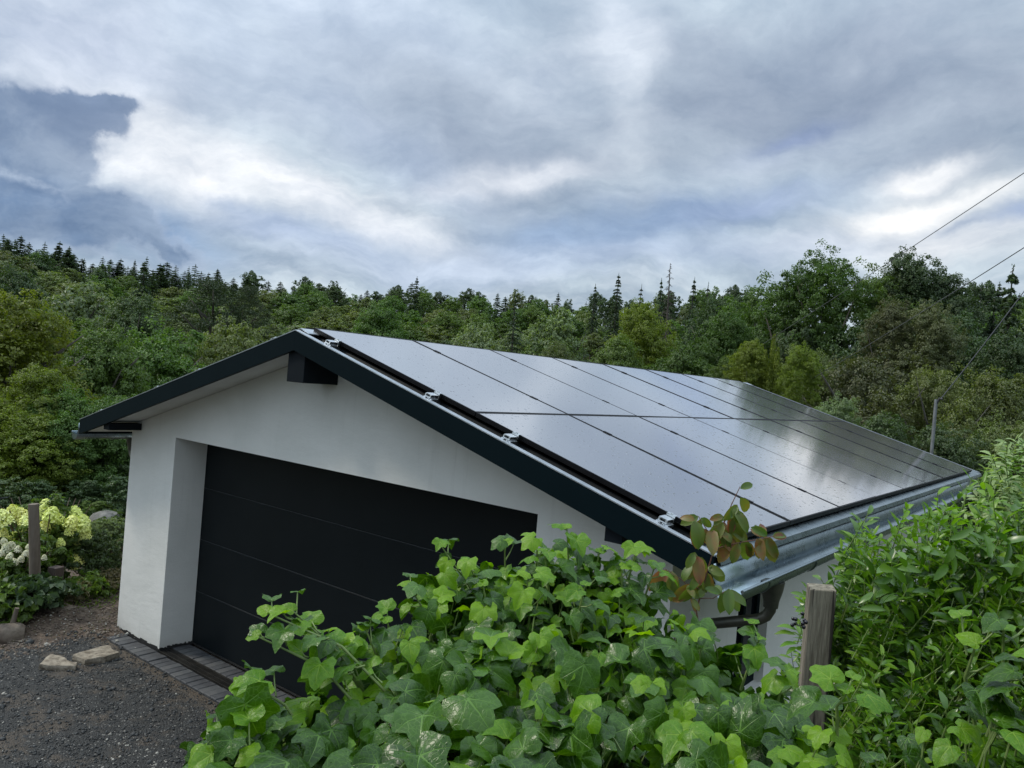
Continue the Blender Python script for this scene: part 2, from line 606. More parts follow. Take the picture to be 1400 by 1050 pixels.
    MAT['rock'] = simple('brown_rock', (0.12, 0.09, 0.07), (0.22, 0.18, 0.14), 7, 0.9, bump=0.02, bscale=14, detail=8)
    MAT['rockgrey'] = simple('grey_rock', (0.11, 0.105, 0.095), (0.20, 0.19, 0.17), 6, 0.9, bump=0.02, bscale=12, detail=8)
    MAT['pink'] = simple('terracotta_scrap', (0.45, 0.24, 0.17), (0.55, 0.33, 0.24), 9, 0.8)
    # weathered post
    m, s, p, out = new_mat('weathered_wood')
    tc = s.node('ShaderNodeTexCoord').outputs['Object']
    st = s.vmath('MULTIPLY', tc, (1.0, 1.0, 0.07))
    n = s.noise(st, 75, 6, 0.7)
    n2 = s.noise(tc, 5, 4, 0.6)
    c = s.mix(s.smooth(n, 0.32, 0.68), (0.10, 0.082, 0.060, 1), (0.30, 0.265, 0.205, 1))
    c = s.mix(s.math('MULTIPLY', s.smooth(n2, 0.45, 0.75), 0.5), c, (0.16, 0.155, 0.115, 1))
    P(p, 'Base Color', c, s)
    P(p, 'Roughness', 0.85, s)
    b = s.node('ShaderNodeBump')
    b.inputs['Distance'].default_value = 0.004
    s.put(b.inputs['Height'], n)
    P(p, 'Normal', b.outputs[0], s)
    crk = s.noise(s.vmath('MULTIPLY', tc, (1.0, 1.0, 0.035)), 42, 3, 0.5)
    c2 = s.mix(s.smooth(crk, 0.60, 0.66), c, (0.035, 0.028, 0.022, 1))
    P(p, 'Base Color', c2, s)
    MAT['post'] = m
    MAT['stake'] = simple('dark_stake_wood', (0.05, 0.035, 0.03), (0.085, 0.06, 0.05), 8, 0.8, bump=0.003, bscale=50)
    MAT['oldpost'] = simple('old_round_post', (0.10, 0.075, 0.055), (0.17, 0.14, 0.11), 14, 0.85, bump=0.005, bscale=60, stretch=(1, 1, 0.15))
    MAT['bark'] = simple('bark', (0.05, 0.042, 0.034), (0.11, 0.095, 0.08), 9, 0.9, bump=0.01, bscale=25)
    MAT['birchbark'] = simple('pale_bark', (0.07, 0.065, 0.055), (0.12, 0.11, 0.10), 9, 0.85)
    MAT['polegrey'] = simple('galvanised_pole', (0.17, 0.175, 0.18), (0.25, 0.26, 0.265), 7, 0.5, metal=0.4)
    MAT['cable'] = simple('cable_sheath', (0.03, 0.03, 0.033), None, 1, 0.6)
    MAT['cablepale'] = simple('pale_cable', (0.10, 0.10, 0.105), None, 1, 0.5)
    # ground
    m, s, p, out = new_mat('earth')
    g = s.node('ShaderNodeNewGeometry').outputs['Position']
    sp = s.node('ShaderNodeSeparateXYZ')
    s.put(sp.inputs[0], g)
    n = s.noise(g, 1.7, 6, 0.65)
    n2 = s.noise(g, 14, 6, 0.7)
    earth = s.mix(s.smooth(n2, 0.3, 0.72), (0.060, 0.040, 0.028, 1), (0.165, 0.120, 0.088, 1))
    earth = s.mix(s.math('MULTIPLY', s.smooth(n, 0.5, 0.7), 0.5), earth, (0.09, 0.085, 0.08, 1))
    moss = s.mix(s.smooth(n2, 0.3, 0.7), (0.020, 0.030, 0.010, 1), (0.05, 0.06, 0.022, 1))
    far = s.vmath('LENGTH', s.vmath('SUBTRACT', g, (-2.5, -1.0, 0.0)), None, 1)
    f = s.smooth(s.math('ADD', far, s.math('MULTIPLY', n, 4.0)), 5.5, 9.5)
    P(p, 'Base Color', s.mix(f, earth, moss), s)
    P(p, 'Roughness', 0.95, s)
    b = s.node('ShaderNodeBump')
    b.inputs['Distance'].default_value = 0.03
    s.put(b.inputs['Height'], n2)
    P(p, 'Normal', b.outputs[0], s)
    MAT['earth'] = m
    m, s, p, out = new_mat('gravel')
    g = s.node('ShaderNodeNewGeometry').outputs['Position']
    v = s.node('ShaderNodeTexVoronoi')
    s.put(v.inputs['Vector'], g)
    v.inputs['Scale'].default_value = 85
    sc = s.node('ShaderNodeSeparateColor')
    s.put(sc.inputs[0], v.outputs['Color'])
    n = s.noise(g, 2.0, 6, 0.7)
    c = s.mix(sc.outputs[0], (0.0095, 0.0100, 0.0098, 1), (0.044, 0.044, 0.042, 1))
    c = s.mix(s.math('GREATER_THAN', sc.outputs[1], 0.97), c, (0.22, 0.21, 0.19, 1))
    c = s.mix(s.math('MULTIPLY', s.smooth(n, 0.50, 0.62), 0.8), c, (0.080, 0.062, 0.045, 1))
    sx = s.node('ShaderNodeSeparateXYZ')
    s.put(sx.inputs[0], g)
    edge = s.smooth(s.math('ADD', sx.outputs[1], s.math('MULTIPLY', s.noise(g, 3.0, 5, 0.7), 0.5)), 0.02, 0.22)
    c = s.mix(s.math('MULTIPLY', edge, 0.75), c, (0.12, 0.09, 0.062, 1))
    P(p, 'Base Color', c, s)
    P(p, 'Roughness', 0.8, s)
    b = s.node('ShaderNodeBump')
    b.inputs['Distance'].default_value = 0.012
    s.put(b.inputs['Height'], s.math('SUBTRACT', 1.0, v.outputs['Distance']))
    P(p, 'Normal', b.outputs[0], s)
    MAT['gravel'] = m
    MAT['pebble'] = simple('pebble', (0.014, 0.015, 0.016), (0.075, 0.078, 0.078), 60, 0.75)
    MAT['pebblepale'] = simple('pale_pebble', (0.25, 0.23, 0.2), (0.45, 0.43, 0.38), 40, 0.8)
    # foliage
    MAT['lf_green'] = leaf_mat('broadleaf_green', (0.05, 0.092, 0.02), (0.13, 0.205, 0.044), 0.3)
    MAT['lf_yellow'] = leaf_mat('broadleaf_yellowgreen', (0.09, 0.122, 0.016), (0.215, 0.26, 0.034), 0.35)
    MAT['lf_olive'] = leaf_mat('broadleaf_olive', (0.0828, 0.1067, 0.0368), (0.1803, 0.2171, 0.0773), 0.3)
    MAT['lf_dark'] = leaf_mat('broadleaf_dark', (0.034, 0.064, 0.024), (0.088, 0.134, 0.048), 0.25)
    MAT['lf_brown'] = leaf_mat('brownish_olive', (0.075, 0.085, 0.038), (0.155, 0.165, 0.075), 0.25)
    MAT['lf_silver'] = leaf_mat('greyish_green', (0.1114, 0.1485, 0.0743), (0.2376, 0.297, 0.1485), 0.3)
    MAT['lf_spruce'] = leaf_mat('spruce_needles', (0.036, 0.06, 0.036), (0.08, 0.118, 0.064), 0.25, nscale=0.5)
    MAT['lf_pine'] = leaf_mat('pine_needles', (0.0308, 0.0532, 0.0252), (0.07, 0.098, 0.042), 0.15, nscale=0.5)
    MAT['lf_bush'] = leaf_mat('garden_bush', (0.05, 0.095, 0.014), (0.13, 0.22, 0.032), 0.3, nscale=3)
    MAT['lf_grass'] = leaf_mat('low_plant', (0.065, 0.11, 0.016), (0.19, 0.26, 0.045), 0.35, nscale=3)
    MAT['lf_dry'] = leaf_mat('dry_twig_plant', (0.11, 0.10, 0.055), (0.22, 0.19, 0.12), 0.2, nscale=4)
    MAT['lf_pale'] = leaf_mat('pale_variegated', (0.11, 0.18, 0.05), (0.38, 0.45, 0.22), 0.35, nscale=4)
    MAT['flower'] = leaf_mat('cream_lime_florets', (0.78, 0.85, 0.16), (0.93, 0.93, 0.42), 0.12, tcol=(1, 1, 0.8), nscale=2, var=0.1)
    MAT['flower2'] = leaf_mat('cream_florets', (0.84, 0.83, 0.55), (0.94, 0.92, 0.75), 0.12, tcol=(1, 1, 0.9), nscale=2, var=0.1)
    MAT['berry'] = simple('black_berry', (0.008, 0.006, 0.012), None, 1, 0.2)
    MAT['stem_green'] = simple('green_stem', (0.12, 0.18, 0.045), (0.20, 0.27, 0.08), 30, 0.5)
    MAT['stem_brown'] = simple('brown_stem', (0.07, 0.045, 0.03), (0.13, 0.09, 0.06), 30, 0.7)
    MAT['stem_red'] = simple('reddish_stem', (0.12, 0.045, 0.035), (0.20, 0.10, 0.07), 30, 0.6)
    for nm, a, b, vein, drops, r in (('ivy', (0.010, 0.036, 0.003), (0.050, 0.132, 0.004), (0.12, 0.24, 0.04), 1.0, 0.27),
                                     ('ivy_young', (0.058, 0.168, 0.003), (0.185, 0.335, 0.005), (0.24, 0.38, 0.05), 0.6, 0.34)):
        m, s, p, out = new_mat(nm + '_leaf')
        uv = s.node('ShaderNodeTexCoord').outputs['UV']
        g = s.node('ShaderNodeNewGeometry')
        oi = s.node('ShaderNodeObjectInfo')
        rnd = s.math('FRACT', s.math('ADD', oi.outputs['Random'], s.math('MULTIPLY', g.outputs['Random Per Island'], 3.1)))
        offs = s.node('ShaderNodeCombineXYZ')
        s.put(offs.inputs[0], s.math('MULTIPLY', rnd, 37.0))
        s.put(offs.inputs[1], s.math('MULTIPLY', rnd, 91.0))
        uvo = s.vmath('ADD', uv, offs.outputs[0])
        n = s.noise(uvo, 5, 4, 0.6)
        f = s.math('ADD', s.math('MULTIPLY', rnd, 0.7), s.math('MULTIPLY', s.math('SUBTRACT', n, 0.35), 0.9), clamp=True)
        col = s.mix(f, (*a, 1), (*b, 1))
        ve = None
        for ang, ln in ((0, 1.0), (47, 0.8), (-47, 0.8), (108, 0.55), (-108, 0.55)):
            ca, sa = math.cos(math.radians(ang)), math.sin(math.radians(ang))
            al = s.dot(uv, (ca, sa, 0))
            ac = s.math('ABSOLUTE', s.dot(uv, (-sa, ca, 0)))
            w = s.math('MULTIPLY', s.math('SUBTRACT', 1.15 * ln, al), 0.030)
            k = s.math('MULTIPLY', s.smooth(s.math('SUBTRACT', w, ac), -0.004, 0.012), s.math('GREATER_THAN', al, 0.0))
            # side veins
            ve = k if ve is None else s.math('MAXIMUM', ve, k)
        vz = s.node('ShaderNodeTexVoronoi', feature='DISTANCE_TO_EDGE')
        s.put(vz.inputs['Vector'], uvo)
        vz.inputs['Scale'].default_value = 7
        net = s.math('MULTIPLY', s.math('SUBTRACT', 1.0, s.smooth(vz.outputs['Distance'], 0.0, 0.09)), 0.28)
        vf = s.math('MAXIMUM', s.math('MULTIPLY', ve, 0.75), net)
        col = s.mix(vf, col, (*vein, 1))
        P(p, 'Base Color', col, s)
        v = s.node('ShaderNodeTexVoronoi')
        s.put(v.inputs['Vector'], uvo)
        v.inputs['Scale'].default_value = 16
        sc = s.node('ShaderNodeSeparateColor')
        s.put(sc.inputs[0], v.outputs['Color'])
        rad = s.math('ADD', 0.08, s.math('MULTIPLY', sc.outputs[1], 0.26))
        patch = s.smooth(s.noise(uvo, 2.2, 2, 0.5), 0.46, 0.56)
        drop = s.math('MULTIPLY', s.math('MULTIPLY', s.smooth(s.math('SUBTRACT', rad, v.outputs['Distance']), 0.0, 0.14), s.math('GREATER_THAN', sc.outputs[0], 0.35)), patch)
        b1 = s.node('ShaderNodeBump')
        b1.inputs['Distance'].default_value = 0.0016 * drops
        s.put(b1.inputs['Height'], drop)
        b2 = s.node('ShaderNodeBump')
        b2.inputs['Distance'].default_value = 0.0008
        s.put(b2.inputs['Height'], s.math('SUBTRACT', n, s.math('MULTIPLY', vf, 0.8)))
        s.l.new(b1.outputs[0], b2.inputs['Normal'])
        P(p, 'Normal', b2.outputs[0], s)
        P(p, 'Roughness', s.math('SUBTRACT', r + 0.02, s.math('MULTIPLY', drop, 0.30)), s)
        P(p, 'Specular IOR Level', 0.36, s)
        t = s.node('ShaderNodeBsdfTranslucent')
        s.put(t.inputs[0], s.mix(1.0, col, (2.3, 2.3, 0.4, 1), 'MULTIPLY'))
        mx = s.node('ShaderNodeMixShader')
        mx.inputs[0].default_value = 0.18 if nm == 'ivy' else 0.34
        s.l.new(p.outputs[0], mx.inputs[1])
        s.l.new(t.outputs[0], mx.inputs[2])
        s.l.new(mx.outputs[0], out.inputs[0])
        MAT[nm] = m
    MAT['laurel'] = leaf_mat('laurel_leaf', (0.026, 0.078, 0.008), (0.092, 0.19, 0.014), 0.28, rough=0.30, spec=0.6, nscale=4, var=0.5)
    MAT['laurel_young'] = leaf_mat('laurel_young_leaf', (0.085, 0.205, 0.01), (0.2, 0.36, 0.022), 0.4, rough=0.36, spec=0.5, nscale=4, var=0.4)
    m, s, p, out = new_mat('autumn_leaf')
    uv = s.node('ShaderNodeTexCoord').outputs['UV']
    oi = s.node('ShaderNodeObjectInfo')
    n = s.noise(s.vmath('ADD', uv, s.vmath('MULTIPLY', oi.outputs['Location'], (40, 40, 40))), 1.6, 4, 0.6)
    f = s.math('ADD', s.math('MULTIPLY', oi.outputs['Random'], 0.75), s.math('MULTIPLY', s.math('SUBTRACT', n, 0.4), 1.3), clamp=True)
    col = s.ramp(f, [(0.0, (0.075, 0.155, 0.022)), (0.5, (0.125, 0.165, 0.028)), (0.75, (0.20, 0.13, 0.03)), (0.95, (0.23, 0.085, 0.04)), (1.0, (0.18, 0.055, 0.035))])
    P(p, 'Base Color', col, s)
    P(p, 'Roughness', 0.45, s)
    t = s.node('ShaderNodeBsdfTranslucent')
    s.put(t.inputs[0], s.mix(1.0, col, (1.7, 1.6, 0.8, 1), 'MULTIPLY'))
    mx = s.node('ShaderNodeMixShader')
    mx.inputs[0].default_value = 0.35
    s.l.new(p.outputs[0], mx.inputs[1])
    s.l.new(t.outputs[0], mx.inputs[2])
    s.l.new(mx.outputs[0], out.inputs[0])
    MAT['autumn'] = m


build_materials()


# ------------------------------------------------------------------ terrain
def sstep(x, a, b):
    t = np.clip((np.asarray(x, float) - a) / (b - a), 0, 1)
    return t * t * (3 - 2 * t)


def ground_z(x, y):
    x = np.asarray(x, float)
    y = np.asarray(y, float)
    dx, dy = x - CAM[0], y - CAM[1]
    s = dx * FH[0] + dy * FH[1]
    d = np.hypot(dx, dy)
    bank = 1.5 * (1 - sstep(s, 1.3, 4.6))
    h = -5.0 * sstep(d, 17, 42) + 7.5 * sstep(d, 45, 105) + 10.0 * sstep(d, 100, 190) + 3.0 * sstep(d, 190, 500)
    mound = 0.17 * np.exp(-(((x + 3.9) / 0.55) ** 2 + ((y + 0.25) / 0.45) ** 2)) + 0.14 * np.exp(-(((x + 4.3) / 0.8) ** 2 + ((y - 1.1) / 0.9) ** 2))
    rough = 0.012 * np.sin(7.1 * x + 3.0 * np.sin(3.3 * y)) * np.sin(6.3 * y + 2.0 * np.sin(4.1 * x))
    out = np.where((x < -3.4) | (y < -0.3), rough * np.where(x < -3.2, 1.6, 0.3), 0.0)
    return bank + h + mound + out


def build_ground():
    C0 = np.array([0.5, 0.5])
    radii = list(np.arange(0.25, 14, 0.25)) + list(np.arange(14, 30, 1.0)) + list(np.arange(30, 200, 5.0)) + [220, 260, 320, 420, 600, 900, 1400, 2200]
    n = 180
    V = [(C0[0], C0[1], -0.01)]
    for r in radii:
        a = np.arange(n) * 2 * math.pi / n
        x = C0[0] + r * np.cos(a)
        y = C0[1] + r * np.sin(a)
        z = ground_z(x, y) - 0.03 * (np.hypot(x, y) < 14) * (x > -3.1)
        V += list(zip(x, y, z))
    F = [(0, 1 + k, 1 + (k + 1) % n) for k in range(n)]
    for i in range(len(radii) - 1):
        b = 1 + i * n
        F += [(b + k, b + n + k, b + n + (k + 1) % n, b + (k + 1) % n) for k in range(n)]
    o = obj('ground', mesh_np('ground', V, F, [MAT['earth']], smooth=True))
    tag(o, kind='structure')
    # driveway sheet
    nx, ny = 150, 150
    xs = np.linspace(-3.15, 4.6, nx)
    ys = np.linspace(-7.5, 0.0, ny)
    X, Y = np.meshgrid(xs, ys, indexing='ij')
    wob = 0.16 * np.sin(2.7 * ys + 1) + 0.09 * np.sin(7.3 * ys) + 0.05 * np.sin(17 * ys)
    X = X + (1 - (X - xs[0]) / 1.2).clip(0, 1) * wob[None, :]
    r = np.random.default_rng(3)
    Z = np.maximum(ground_z(X, Y), 0) + 0.006 * r.standard_normal(X.shape) * 0.6
    Z = Z * (X > -3.3) + 0.004
    Z[:, -1] = -0.01
    Z[:, -2] = 0.0
    V = np.stack([X, Y, Z], -1).reshape(-1, 3)
    I = np.arange(nx * ny).reshape(nx, ny)
    F = np.stack([I[:-1, :-1], I[1:, :-1], I[1:, 1:], I[:-1, 1:]], -1).reshape(-1, 4)
    o = obj('driveway', mesh_np('driveway', V, F, [MAT['gravel']], smooth=True))
    tag(o, kind='structure')
    # loose stones
    def pebbles(name, N, size, mat, xr, yr, seed, clump=None):
        r = np.random.default_rng(seed)
        oct_ = np.array([(1, 0, 0), (-1, 0, 0), (0, 1, 0), (0, -1, 0), (0, 0, .7), (0, 0, -.7)], float)
        of = np.array([(0, 2, 4), (2, 1, 4), (1, 3, 4), (3, 0, 4), (2, 0, 5), (1, 2, 5), (3, 1, 5), (0, 3, 5)])
        x = r.uniform(*xr, N)
        y = r.uniform(*yr, N)
        if clump:
            for (cx, cy, sx, sy, share) in clump:
                k = r.random(N) < share
                x = np.where(k, cx + sx * r.standard_normal(N), x)
                y = np.where(k, cy + sy * r.standard_normal(N), y)
        z = np.maximum(ground_z(x, y), 0) + 0.006
        sz = size * r.lognormal(0, 0.45, N)
        a = r.uniform(0, 6.28, N)
        V = oct_[None] * sz[:, None, None] * r.uniform(0.6, 1.2, (N, 6, 3))
        c, s_ = np.cos(a)[:, None], np.sin(a)[:, None]
        VX = V[..., 0] * c - V[..., 1] * s_
        VY = V[..., 0] * s_ + V[..., 1] * c
        V = np.stack([VX + x[:, None], VY + y[:, None], V[..., 2] + z[:, None]], -1).reshape(-1, 3)
        F = (of[None] + (np.arange(N) * 6)[:, None, None]).reshape(-1, 3)
        o = obj(name, mesh_np(name, V, F, [mat]))
        return o
    tag(pebbles('gravel', 26000, 0.0075, MAT['pebble'], (-3.3, 2.0), (-4.0, 0.0), 5), 'dark loose gravel scattered over the driveway', 'gravel', kind='stuff')
    tag(pebbles('pebbles', 420, 0.010, MAT['pebblepale'], (-4.4, 1.5), (-3.2, 0.0), 6,
                [(-3.6, -0.55, .35, .25, .30), (-0.45, -0.95, .25, .10, .12), (-3.25, 0.15, .25, .1, .12)]), 'pale pebbles scattered over the dark gravel and brown earth', 'pebbles', kind='stuff')
    tag(pebbles('stones', 900, 0.014, MAT['pebble'], (-3.4, 1.5), (-3.6, 0.0), 15), 'coarser dark stones lying in the gravel drive', 'stones', kind='stuff')
    tag(pebbles('soil_clods', 9000, 0.010, MAT['rock'], (-5.5, -3.0), (-1.8, 2.5), 8), 'brown crumbly soil clods beside the white wall', 'soil', kind='stuff')


build_ground()

# ------------------------------------------------------------------ garage
TA = math.tan(0.2858)
ZA, HR = 3.391, 3.719            # top of the verge at the ridge, half width of the roof
YF, YB = -0.155, 9.75            # front and back of the roof
YW, YE = 0.235, 9.35             # front and back wall faces
XW = 3.309
XL, XR_ = -2.39, 2.291           # door opening
ZL = 2.244
roofz = lambda x: ZA - abs(x) * TA


def build_garage():
    G = empty('garage', (0, 0, 0))
    tag(G, 'white plastered double garage with dark sectional door and anthracite gable trim', 'garage')
    zt = lambda x: roofz(x) - 0.128
    w = MB()
    w.prism_y([(-XW, -0.1), (XL, -0.1), (XL, ZL), (XR_, ZL), (XR_, -0.1), (XW, -0.1), (XW, zt(XW)), (0, zt(0)), (-XW, zt(XW))], YW, YW + 0.368)
    w.build('front_wall', MAT['plaster'], G)
    w = MB()
    y0 = YW + 0.370
    w.box((-XW, y0, -0.1), (-XW + 0.3, YE, zt(XW)))
    w.build('side_wall', MAT['plaster'], G)
    # right side wall with a window
    wy0, wy1, wz0, wz1 = 1.36, 1.99, 0.95, 2.03
    w = MB()
    w.box((XW - 0.3, y0, -0.1), (XW, wy0, zt(XW)))
    w.box((XW - 0.3, wy1, -0.1), (XW, YE, zt(XW)))
    w.box((XW - 0.3, wy0, -0.1), (XW, wy1, wz0))
    w.box((XW - 0.3, wy0, wz1), (XW, wy1, zt(XW)))
    w.build('side_wall', MAT['plaster'], G)
    w = MB()
    w.prism_y([(-XW, -0.1), (XW, -0.1), (XW, zt(XW)), (0, zt(0)), (-XW, zt(XW))], YE - 0.003, YE + 0.25)
    w.build('rear_wall', MAT['plaster'], G)
    fr = MB()
    xa, xb = XW - 0.12, XW - 0.07
    fr.box((xa, wy0, wz0), (xb, wy0 + 0.06, wz1)).box((xa, wy1 - 0.06, wz0), (xb, wy1, wz1))
    fr.box((xa, wy0 + 0.06, wz0), (xb, wy1 - 0.06, wz0 + 0.06)).box((xa, wy0 + 0.06, wz1 - 0.06), (xb, wy1 - 0.06, wz1))
    fr.box((xa, 1.655, wz0 + 0.06), (xb, 1.70, wz1 - 0.06))
    wf = fr.build('window', MAT['anthracite'], G, bevel=0.003)
    MB().box((xa + 0.02, wy0 + 0.055, wz0 + 0.055), (xa + 0.028, 1.66, wz1 - 0.055)).build('pane', MAT['glass_dark'], wf)
    MB().box((xa + 0.02, 1.695, wz0 + 0.055), (xa + 0.028, wy1 - 0.055, wz1 - 0.055)).build('pane', MAT['glass_dark'], wf)
    # dark sheet added as an unlit interior so the glass stays black
    MB().box((XW - 0.295, wy0 - 0.0, wz0), (XW - 0.29, wy1, wz1)).build('dark_backing', MAT['anthracite_matt'], G)
    # black base seal with an uneven top
    r = random.Random(4)
    def seal(x0, x1, y, ax):
        n = 26
        b = MB()
        for i in range(n):
            t0, t1 = i / n, (i + 1) / n
            h = 0.022 + r.random() * 0.020
            if ax == 'x':
                b.box((x0 + (x1 - x0) * t0, y - 0.008, -0.02), (x0 + (x1 - x0) * t1, y - 0.001, h))
            else:
                b.box((y + 0.001, x0 + (x1 - x0) * t0, -0.02), (y + 0.008, x0 + (x1 - x0) * t1, h))
        return b
    seal(-XW, XL, YW, 'x').build('base_seal', MAT['seal'], G)
    seal(YW, YW + 0.366, XL, 'y').build('base_seal', MAT['seal'], G)
    seal(XR_, XW, YW, 'x').build('base_seal', MAT['seal'], G)
    # sectional door
    yd = YW + 0.372
    D = empty('garage_door', (0, 0, 0), parent=G)
    zs = [0.015, 0.575, 1.135, 1.695, ZL + 0.06]
    for i in range(4):
        z0, z1 = zs[i], zs[i + 1]
        p = MB()
        y = yd + 0.002
        c = 0.005
        a, b = XL - 0.05, XR_ + 0.05
        p.add([(a, y + c, z0), (b, y + c, z0), (b, y + c, z1 - 0.004), (a, y + c, z1 - 0.004),
               (a, y, z0 + c), (b, y, z0 + c), (b, y, z1 - 0.004 - c), (a, y, z1 - 0.004 - c),
               (a, y + 0.042, z0), (b, y + 0.042, z0), (b, y + 0.042, z1 - 0.004), (a, y + 0.042, z1 - 0.004)],
              [(4, 5, 6, 7), (0, 1, 5, 4), (7, 6, 2, 3), (0, 4, 7, 3), (1, 2, 6, 5), (8, 9, 1, 0), (3, 2, 10, 11), (8, 11, 10, 9), (0, 3, 11, 8), (1, 9, 10, 2)])
        p.build('panel', MAT['door'], D)
    MB().box((XL, yd - 0.004, 0.0), (XR_, yd + 0.03, 0.0145)).build('bottom_seal', MAT['seal'], D)
    for i in (1, 2, 3):
        MB().box((XL - 0.04, yd + 0.004, zs[i] - 0.004), (XR_ + 0.04, yd + 0.008, zs[i] - 0.0005)).build('joint_strip', MAT['joint'], D)
    # roof deck and covering
    for sgn in (1, -1):
        n = 'roof_slope'
        q = MB()
        q.prism_y([(0, roofz(0) - 0.03), (sgn * (HR - 0.01), roofz(HR - 0.01) - 0.03), (sgn * (HR - 0.01), roofz(HR - 0.01) - 0.125), (0, roofz(0) - 0.125)], YF + 0.035, YB - 0.035)
        rf = q.build(n, MAT['soffit'], G)
        # profiled covering: shallow pans running down the slope
        ys = np.arange(YF + 0.032, YB - 0.03, 0.0)if False else None
        prof = []
        y = YF + 0.034
        k = 0
        while y < YB - 0.05:
            prof += [(y, 0.0), (y + 0.12, 0.0), (y + 0.145, 0.022), (y + 0.175, 0.022)]
            y += 0.20
        V, F = [], []
        for (yy, zz) in prof:
            V += [(sgn * 0.0, yy, roofz(0) - 0.028 + zz), (sgn * (HR + 0.02), yy, roofz(HR + 0.02) - 0.028 + zz)]
        F = [(2 * i, 2 * i + 1, 2 * i + 3, 2 * i + 2) for i in range(len(prof) - 1)]
        MB().add(V, F).build('roof_covering', MAT['roofsheet'], rf)
        # barge boards front and back
        for (ya, yb) in ((YF, YF + 0.03), (YB - 0.03, YB)):
            b = MB()
            b.prism_y([(sgn * 0.0005, ZA), (sgn * HR, roofz(HR)), (sgn * HR, roofz(HR) - 0.160), (sgn * 0.0005, ZA - 0.160)], ya, yb)
            bb = b.build('barge_board', MAT['anthracite'], G)
            c = MB()
            c.prism_y([(sgn * 0.0005, ZA + 0.002), (sgn * (HR + 0.004), roofz(HR + 0.004) + 0.002), (sgn * (HR + 0.004), roofz(HR + 0.004) + 0.009), (sgn * 0.0005, ZA + 0.009)], ya - 0.002, ya + 0.05 if ya < 1 else yb + 0.002)
            c.build('verge_trim', MAT['lip'], bb)
        # eaves board
        MB().box((sgn * (HR - 0.03), YF + 0.032, roofz(HR) - 0.155), (sgn * (HR - 0.004), YB - 0.032, roofz(HR) - 0.035)).build('eaves_board', MAT['anthracite'], G)
        # soffit boarding under the eaves overhang
        MB().prism_y([(sgn * XW, roofz(XW) - 0.128), (sgn * (HR - 0.032), roofz(HR - 0.032) - 0.128), (sgn * (HR - 0.032), roofz(HR - 0.032) - 0.140), (sgn * XW, roofz(XW) - 0.140)], YF + 0.034, YB - 0.034).build('soffit', MAT['soffit'], G)
        # purlin end
        x0, x1 = (3.03, 3.15) if sgn > 0 else (-3.225, -3.105)
        MB().box((x0, YF + 0.032, 2.245), (x1, YW - 0.002, roofz(max(abs(x0), abs(x1))) - 0.128)).build('purlin_end', MAT['anthracite_matt'], G, bevel=0.003)
    MB().box((-0.105, YF + 0.032, 2.970), (0.115, YW - 0.002, roofz(0.11) - 0.128)).build('ridge_beam', MAT['anthracite_matt'], G, bevel=0.003)
    # ridge cap
    rc = MB()
    rc.prism_y([(-0.11, roofz(0.11) + 0.012), (0, ZA + 0.018), (0.11, roofz(0.11) + 0.012), (0.11, roofz(0.11) + 0.018), (0, ZA + 0.026), (-0.11, roofz(0.11) + 0.018)], YF + 0.052, YB - 0.05)
    rc.build('ridge_cap', MAT['lip'], G)
    # gutters
    for sgn in (1, -1):
        gt = empty('gutter', (0, 0, 0), parent=G)
        xc = sgn * 3.815
        zb = 2.135
        R = 0.072
        yA, yB2 = YF - 0.005, YB - 0.02
        ang = np.linspace(math.radians(180 + 2), math.radians(360 + 12), 15) if sgn > 0 else np.linspace(math.radians(-2), math.radians(-192), 15)
        rim = [(xc + R * math.cos(a), zb + R * math.sin(a) * 0.95) for a in ang]
        back = [(sgn * 3.724, roofz(3.724) - 0.035), (sgn * 3.728, zb + 0.045), (xc - sgn * R * 1.02, zb + 0.028)]
        line = back + rim
        nb = 60
        V, F = [], []
        hole_y = 0.50
        ysn = [yA] + [hole_y - 0.05, hole_y + 0.05] + list(np.linspace(1, yB2, 8))
        for yy in ysn:
            V += [(x, yy, z) for x, z in line]
        m = len(line)
        for i in range(len(ysn) - 1):
            for j in range(m - 1):
                # outlet opening in the trough
                if i == 1 and j in (9, 10, 11, 12):
                    continue
                F.append((i * m + j, i * m + j + 1, (i + 1) * m + j + 1, (i + 1) * m + j))
        me = MB().add(V, F)
        ch = me.build('gutter_channel', MAT['galv'], gt, smooth=True)
        so = ch.modifiers.new('Solidify', 'SOLIDIFY')
        so.thickness = 0.0022
        so.offset = 1 if sgn > 0 else -1
        ex, ez = rim[-1]
        MB().tube([(ex + sgn * 0.004, yA, ez), (ex + sgn * 0.004, yB2, ez)], 0.0095, 10).build('gutter_bead', MAT['galv'], gt, smooth=True)
        # end caps
        for ye in (yA, yB2):
            cap = MB().add([(xc, ye, zb)] + [(x, ye, z) for x, z in rim], [(0, i + 1, i + 2) for i in range(len(rim) - 1)])
            if sgn < 0 or ye > 1:
                cap.build('gutter_end_cap', MAT['galv'], gt)
        # drip apron, wet and slightly dirty
        ap = MB().add([(sgn * 3.63, yA + 0.02, roofz(3.63) + 0.004), (sgn * 3.745, yA + 0.02, roofz(3.745) - 0.002), (sgn * 3.757, yA + 0.02, roofz(3.745) - 0.035),
                       (sgn * 3.63, yB2, roofz(3.63) + 0.004), (sgn * 3.745, yB2, roofz(3.745) - 0.002), (sgn * 3.757, yB2, roofz(3.745) - 0.035)], [(0, 1, 4, 3), (1, 2, 5, 4)])
        ap.build('drip_apron', MAT['galv'], gt)
